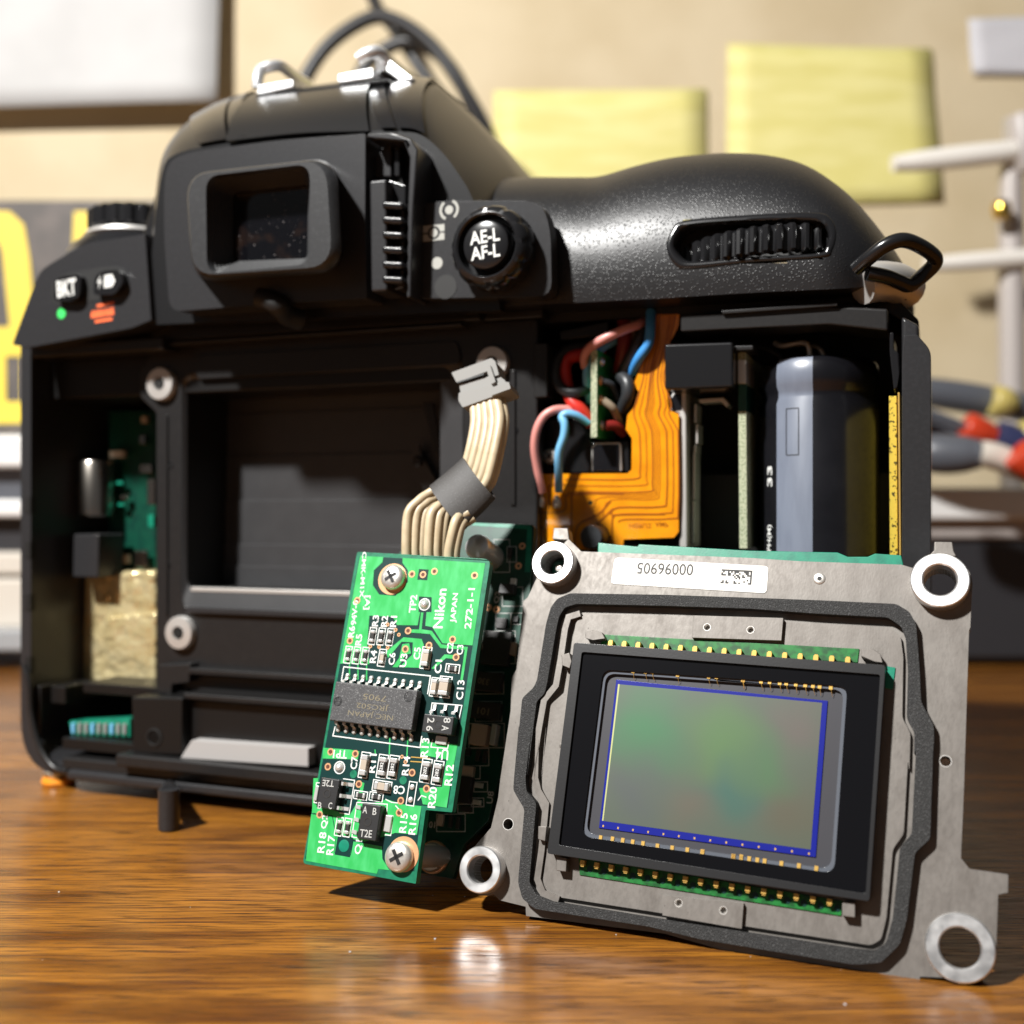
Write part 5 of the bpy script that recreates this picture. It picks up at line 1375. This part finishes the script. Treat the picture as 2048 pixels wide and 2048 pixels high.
# twenty-lead chip
ua, va = G.p('A1', 368, 1300, 1.6); ub, _ = G.p('A1', 1030, 1360, 1.6); _, vb = G.p('A2', 640, 365, 1.6)
ua2, va2 = ua, G.p('A1', 700, 1335, 1.6)[1]
ic = MB().box(ua2, ub, vb, va2, .25, 1.6).build('chip', M['ic_black'], BRD, .14)
for k, x, y, r in (('A2', 385, 172, .58), ('A2', 955, 135, .62)):
    q_ = G.p(k, x, y, 1.6); MB().lathe(q_, [(r, 1.55), (r, 1.63), (r * .92, 1.63), (r * .9, 1.60), (0, 1.60)], 24).build('mould_mark', M['sot_black'], ic)
mb = MB(); cu, cv = (ua2 + ub) / 2, (va2 + vb) / 2
letters(mb, '7905', (cu + .1, cv + .95), 3.2, .7, 180, 1.63, 0); letters(mb, 'JRC502', (cu, cv - .1), 4.4, .8, 180, 1.63, 0); letters(mb, 'NEC JAPAN', (cu - .1, cv - 1.1), 6.2, .8, 180, 1.63, 0)
mb.build('lettering', M['ic_print'], ic, recalc=False)
lead = MB()
pr = [(0, .95), (.28, .95), (.5, .2), (1.15, .14)]
wd = .21
V = []
for i, (y, z) in enumerate(pr):
    for x in (-wd, wd): V += [(x, y, z), (x, y, z - .16)]
Fc = []
for i in range(3):
    a = i * 4
    Fc += [(a, a + 2, a + 6, a + 4), (a + 1, a + 5, a + 7, a + 3), (a, a + 4, a + 5, a + 1), (a + 2, a + 3, a + 7, a + 6)]
Fc += [(0, 1, 3, 2), (12, 14, 15, 13)]
lead.add(V, Fc)
lead.lathe((0, .98), [(.3, .0), (.3, .12), (.2, .26), (0, .3)], 12)
lead = lead.mesh('lead'); lead.materials.append(M['tin'])
for i in range(10):
    t = (i + .55) / 10.1
    uu = ua2 + (ub - ua2) * t
    inst('lead', lead, ic, (uu, va2, 0), 0)
    inst('lead', lead, ic, (uu, vb, 0), 180)
silk.strip([(ua2 - .15, va2 + .2), (ua2 - .15, va2 + 2.0), (ub + .6, va2 + 2.0), (ub + .6, va2 - .2)], .14, .03, SW_)
silk.strip([(ua2 + .1, vb - .6), (ua2 + .0, vb - 1.75), (ub + .7, vb - 1.75), (ub + .7, vb - .4)], .14, .03, SW_)
# three-lead packages
slead = MB().add(V, Fc).mesh('lead'); slead.materials.append(M['solder'])
def sot(c, pts, h, leads, tab, marks, dimple):
    L = [G.p(c, x, y, h) for x, y in pts]
    u0, u1 = min(p[0] for p in L), max(p[0] for p in L); v0, v1 = min(p[1] for p in L), max(p[1] for p in L)
    o = MB().box(u0, u1, v0, v1, .15, h).build('transistor', M['sot_black'], BRD, .12)
    for (x, y, rz) in leads:
        q_ = G.p(c, x, y, .2); s_ = .55
        inst('lead', slead, o, (q_[0] + s_ * sin(R_(rz)), q_[1] - s_ * cos(R_(rz)), 0), rz)
    for (x, y, a, b) in tab:
        q_ = G.p(c, x, y, .2); MB().box(q_[0] - a / 2, q_[0] + a / 2, q_[1] - b / 2, q_[1] + b / 2, .02, .32).build('heat_tab', M['solder'], o, .1)
    mb_ = MB()
    for s_, x, y, l, hh, rot in marks: letters(mb_, s_, G.p(c, x, y, h), l, hh, rot, h + .03, .01)
    mb_.build('lettering', M['sot_print'], o, recalc=False)
    q_ = G.p(c, *dimple, h); MB().ringlathe(q_, [(.38, h - .05), (.38, h + .03), (.52, h + .03), (.52, h - .05)], 20).build('dimple', M['chip_dark'], o)
    return o
sot('A2', [(1080, 270), (1310, 300), (1300, 440), (1060, 415)], 1.5, [(1160, 235, 0), (1247, 235, 0), (1335, 245, 0)], [(1218, 485, 1.5, 1.0)], [('2', 1135, 325, .6, .9, -87), ('6', 1125, 390, .6, .9, -87), ('8', 1265, 325, .6, .9, -87), ('A', 1250, 388, .6, .9, -87)], (1192, 358))
sot('A2', [(250, 785), (375, 800), (360, 1040), (225, 1025)], 1.25, [(470, 840, -90), (455, 937, -90), (435, 1035, -90)], [(212, 910, .5, 1.8)], [('T2E', 308, 832, 1.6, .75, 183), ('B', 240, 1010, .5, .75, 3), ('C', 325, 1012, .5, .75, 3)], (298, 915))
sot('A2', [(580, 1000), (715, 1010), (690, 1290), (545, 1275)], 1.25, [(560, 1025, 90), (545, 1125, 90), (528, 1225, 90)], [(785, 1155, 1.0, 1.9)], [('A', 605, 1045, .6, .8, 3), ('B', 682, 1058, .5, .8, 3), ('T2E', 612, 1235, 1.6, .85, 3)], (625, 1140))
# screws on copper pads
for k, x, y, r, pr_, dx, dy in (('A1', 815, 455, 1.62, 2.0, -.25, -.15), ('A2', 862, 1425, 1.75, 2.0, .3, .35)):
    q_ = G.p(k, x, y, .9)
    MB().ringlathe((q_[0] + dx, q_[1] + dy), [(.6, 0), (.6, .07), (pr_, .07), (pr_, 0)], 36).build('copper_pad', M['copper_pad'], BRD)
    screw(G, BRD, q_, r, .2, 'screw_steel', 'cross', .9, ang=35)
    MB().lathe(q_, [(1.3, -11.4), (1.3, -T)], 24).build('standoff', M['steel'], BRD)
# vias and test points
for k, L in (('A1', ((983, 436), (1072, 440), (1164, 414), (1487, 447), (543, 648), (484, 972), (952, 892), (1310, 962), (930, 1040), (1120, 1010), (1338, 1105))), ('A2', ((328, 578), (527, 594), (306, 698), (556, 838), (893, 972), (984, 746), (1100, 875), (880, 1068), (240, 1084)))):
    for x, y in L:
        q_ = G.p(k, x, y)
        vo = MB().ringlathe(q_, [(.26, .0), (.26, .06), (.44, .06), (.44, .0)], 20).build('via', M['copper_pad'], BRD)
        MB().lathe(q_, [(.26, .0), (.26, .05)], 14).build('via_hole', M['via_hole'], vo)
for k, L in (('A1', ((648, 1018), (718, 1022), (788, 1028), (852, 885), (878, 924), (788, 842))), ('A2', ((902, 618), (930, 660)))):
    for x, y in L:
        q_ = G.p(k, x, y); MB().ringlathe(q_, [(.1, .0), (.1, .06), (.24, .06), (.24, .0)], 14).build('via', M['copper_pad'], BRD)
for k, x, y in (('A1', 1084, 680), ('A2', 400, 705)):
    q_ = G.p(k, x, y)
    MB().lathe(q_, [(.58, .02), (.5, .25), (.3, .42), (0, .48)], 24).build('test_point', M['solder'], BRD)
    silk.ringlathe(q_, [(.64, .03), (.64, SW_), (.78, SW_), (.78, .03)], 28)
q_ = G.p('A2', 436, 1335)
MB().box(q_[0] - 1.05, q_[0] + 1.05, q_[1] - 1.15, q_[1] + 1.15, .02, .05).build('fiducial_field', M['pcb_gap'], BRD)
MB().lathe(q_, [(.72, .04), (.7, .09), (.5, .12), (0, .12)], 24).build('fiducial', M['pcb_teal'], BRD)
for x, y in ((512, 758), (912, 808)): MB().lathe(G.p('A2', x, y), [(.5, .0), (.48, .05), (.3, .05), (0, .03)], 20).build('plugged_via', M['pcb_bare'], BRD)
q_ = G.p('A1', 1072, 440); MB().box(q_[0] - .68, q_[0] + .68, q_[1] - .68, q_[1] + .68, .01, .045).build('square_gap', M['pcb_gap'], BRD)
# silkscreen lettering
KX = .0149
def st(s, k, x, y, L, h=58, rot=93, bold=.02): letters(silk, s, G.p(k, x, y), L * KX, h * KX, rot, SW_, bold)
for s, k, x, y, L, h, rot in (('Nikon', 'A1', 1208, 712, 330, 88, 93), ('JAPAN', 'A1', 1328, 708, 245, 60, 93), ('272-1-1', 'A1', 1448, 712, 335, 60, 93), ('TP2', 'A1', 992, 675, 150, 62, 93), ('R3', 'A1', 690, 812, 95, 58, 93), ('R2', 'A1', 762, 815, 95, 58, 93), ('R1', 'A1', 835, 818, 95, 58, 93),
                          ('R5', 'A1', 555, 965, 95, 58, 93), ('R4', 'A1', 672, 1100, 105, 60, 93), ('C6', 'A1', 822, 1118, 100, 58, 93), ('U3', 'A1', 915, 1130, 110, 62, 93), ('C5', 'A1', 1025, 1075, 100, 60, 93), ('C1', 'A1', 1195, 1180, 110, 62, 93), ('C13', 'A1', 1372, 1368, 155, 62, 93), ('C2', 'A1', 1290, 1030, 90, 55, 93), ('C3', 'A1', 1370, 1045, 80, 55, 93),
                          ('R6', 'A1', 497, 900, 95, 58, 93), ('CMK-M1X', 'T', 1340, 480, 96 * 4.2, 40, -83), ('[A]', 'A1', 620, 665, 120, 60, -85),
                          ('TP1', 'A2', 405, 598, 130, 66, 184), ('C7', 'A2', 518, 668, 100, 62, 93), ('R11', 'A2', 668, 670, 150, 56, 93), ('R14', 'A2', 935, 690, 150, 60, 93), ('R13', 'A2', 1088, 545, 150, 66, 93), ('U4', 'A2', 1225, 598, 110, 90, 184), ('R12', 'A2', 1282, 765, 160, 66, 93), ('C8', 'A2', 880, 885, 100, 66, 184), ('R20', 'A2', 1148, 945, 160, 66, 93),
                          ('R15', 'A2', 915, 1150, 150, 62, 93), ('R16', 'A2', 990, 1162, 155, 62, 93), ('Q2', 'A2', 282, 1140, 110, 62, 93), ('Q1', 'A2', 555, 1345, 110, 66, 93), ('R18', 'A2', 258, 1308, 160, 66, 93), ('R17', 'A2', 330, 1330, 150, 66, 93)):
    st(s, k, x, y, L, h, rot)
letters(silk, '94V-0', G.p('T', 1205, 1090), 3.2, .75, 95, SW_, .02)
for a in (((770, 960), (820, 985), (870, 990)), ((1030, 970), (1060, 930), (1100, 945)), ((850, 1010), (905, 1070))):
    silk.strip(gm([('A2', x, y) for x, y in a]), .12, .03, SW_)
silk.strip(gm([('A2', x, y) for x, y in ((430, 795), (522, 808), (478, 1082), (400, 1070))]), .12, .03, SW_)
silk.strip(gm([('A2', x, y) for x, y in ((540, 985), (500, 1262), (560, 1275))]), .12, .03, SW_)
silk.strip(gm([('A2', x, y) for x, y in ((540, 985), (785, 1000), (780, 1080))]), .12, .03, SW_)
silk.strip(gm([('A2', x, y) for x, y in ((770, 1088), (830, 1095), (812, 1252), (762, 1245))]), .12, .03, SW_)
silk.strip(gm([('A2', x, y) for x, y in ((240, 828), (215, 828), (195, 985), (222, 990))]), .12, .03, SW_)
silk.strip(gm([('A2', x, y) for x, y in ((1130, 290), (1145, 185), (1385, 205), (1360, 320))]), .12, .03, SW_)
silk.strip(gm([('A2', x, y) for x, y in ((1150, 480), (1135, 540), (1270, 552), (1280, 500))]), .12, .03, SW_)
silk.build('silkscreen', M['print_white'], BRD, recalc=False)

# wire harness: solder ends behind the board, heat-shrink sleeve, white plug
tops = [(440, 1740), (505, 1745), (560, 1745), (612, 1750), (672, 1752), (715, 1752), (770, 1752), (820, 1740)]
mids = [(450, 1420), (520, 1420), (580, 1430), (625, 1440), (690, 1450), (745, 1440), (810, 1500), (850, 1540)]
ends = [(600, 1270), (650, 1300), (690, 1330), (715, 1345), (755, 1385), (800, 1400), (850, 1450), (890, 1490)]
su = [(880, 1090), (925, 1100), (975, 1110), (1020, 1125), (1065, 1150)]
for i in range(8):
    (x0, y0), (x1, y1), (x2, y2) = tops[i], mids[i], ends[i]
    off = -1.8 - (i % 3) * .7
    wv = [G.p3('W7', x0, y0 + 60, off), G.p3('W7', x0 - 6, (y0 + y1) / 2 + 80, off + .5), G.p3('W7', x1, y1, off + .8), G.p3('W7', (x1 + x2) / 2 + 6, (y1 + y2) / 2 - 25, off + .3), G.p3('W7', x2, y2, off - .3), G.p3('W7', x2 + 70, y2 - 40, off - .6)]
    MB().tube(wv, .62, 10, 6).build('wire', M['wire_cream'], BRD)
sv = [G.p3('W7', 748, 1375, -2.6), G.p3('W7', 820, 1310, -2.9), G.p3('W7', 920, 1220, -3.2), G.p3('W7', 1000, 1140, -3.6)]
# sleeve: flattened tube with an open mouth
axis = catmull(sv, 5)
rows = []
for (kk, inner) in ((1.0, False), (.9, True)):
    seq = axis if not inner else axis[::-1]
    for i, c_ in enumerate(seq):
        t = i / (len(seq) - 1)
        if inner: t = 1 - t
        lw = (4.0 - .3 * t)
        d_ = (Vector((axis[-1].x - axis[0].x, axis[-1].y - axis[0].y, 0))).normalized()
        nn = Vector((-d_.y, d_.x, 0))
        rows.append([c_ + nn * (lw * kk * cos(2 * pi * j / 28)) + Vector((0, 0, 1)) * (1.75 * kk * sin(2 * pi * j / 28)) + d_ * (.5 * cos(2 * pi * j / 28)) for j in range(28)])
rows.append(rows[0])
mb = MB(); mb.grid(rows, True); mb.build('heat_shrink_sleeve', M['sleeve'], BRD, smooth=60)
pe = [(960, 590), (1000, 575), (1045, 560), (1090, 550), (1135, 540)]
pm_ = [(965, 720), (1010, 720), (1060, 730), (1110, 720), (1160, 690)]
for i in range(5):
    x2, y2 = su[i]
    off = -3.6
    wv = [G.p3('W7', x2 - 60, y2 + 90, off), G.p3('W7', x2, y2, off), G.p3('W7', (x2 + pm_[i][0]) / 2 + 10, (y2 + pm_[i][1]) / 2, off + .2), G.p3('W7', *pm_[i], off), G.p3('W7', *pe[i], off - .3), G.p3('W7', pe[i][0] - 8, pe[i][1] - 60, off - .5)]
    MB().tube(wv, .66, 10, 6).build('wire', M['wire_cream'], BRD)
    wv = [p + Vector((.35, .1, -.75)) for p in wv]
    MB().tube(wv, .62, 10, 6).build('wire', M['wire_cream'], BRD)
# white plug
PWz = -3.0
plug = MB().prism([rounded([G.p('W7', x, y, PWz) for x, y in ((840, 485), (1190, 395), (1235, 410), (1248, 462), (870, 598), (838, 545))], .2)], PWz - 3, PWz).build('plug', M['connector_white'], BRD, .15)
MB().prism([rounded([G.p('W7', x, y, PWz) for x, y in ((835, 415), (1060, 350), (1120, 330), (1190, 380), (1195, 420), (850, 500))], .15)], PWz - 2.8, PWz - .4).build('plug_waist', M['connector_white'], plug, .1)
MB().prism([rounded([G.p('W7', x, y, PWz) for x, y in ((782, 328), (1092, 215), (1122, 240), (1150, 345), (1100, 360), (1080, 310), (822, 405))], .2)], PWz - 3, PWz - .05).build('plug_head', M['connector_white'], plug, .12)
MB().prism([rounded([G.p('W7', x, y, PWz) for x, y in ((1058, 290), (1092, 278), (1135, 410), (1100, 430))], .12)], PWz - .5, PWz + .45).build('latch_bar', M['connector_white'], plug, .1)
MB().prism([rounded([G.p('W7', x, y, PWz) for x, y in ((1090, 455), (1235, 408), (1250, 460), (1100, 515))], .12)], PWz - .5, PWz + .35).build('latch_foot', M['connector_white'], plug, .1)
MB().strip([G.p('W7', x, y, PWz) for x, y in ((830, 405), (1035, 340))], .22, PWz - .3, PWz + .02).build('plug_slit', M['deep_black'], plug)

# stray dust and solder crumbs on the table
mb = MB(); rd = random.Random(11)
for i in range(22):
    x, y = rd.uniform(-60, 60), rd.uniform(92, 165)
    r = rd.choice([.04, .05, .06, .08])
    mb.lathe((x, y, 0), [(0, 0.0), (r, .02), (r * .8, r), (0, r * 1.3)], 6)
for px, py in ((870, 1879), (118, 1785), (632, 1590), (700, 1905), (1690, 2010)):
    d = CAMH * FPX / (py - CXY); x = (px - CXY) / FPX * d
    mb.lathe((x, d, 0), [(0, 0.0), (.13, .04), (.11, .13), (0, .17)], 7)
tag(mb.build('dust', M['paper_white']), 'pale specks of dust scattered on the wooden table', 'dust', kind='stuff')
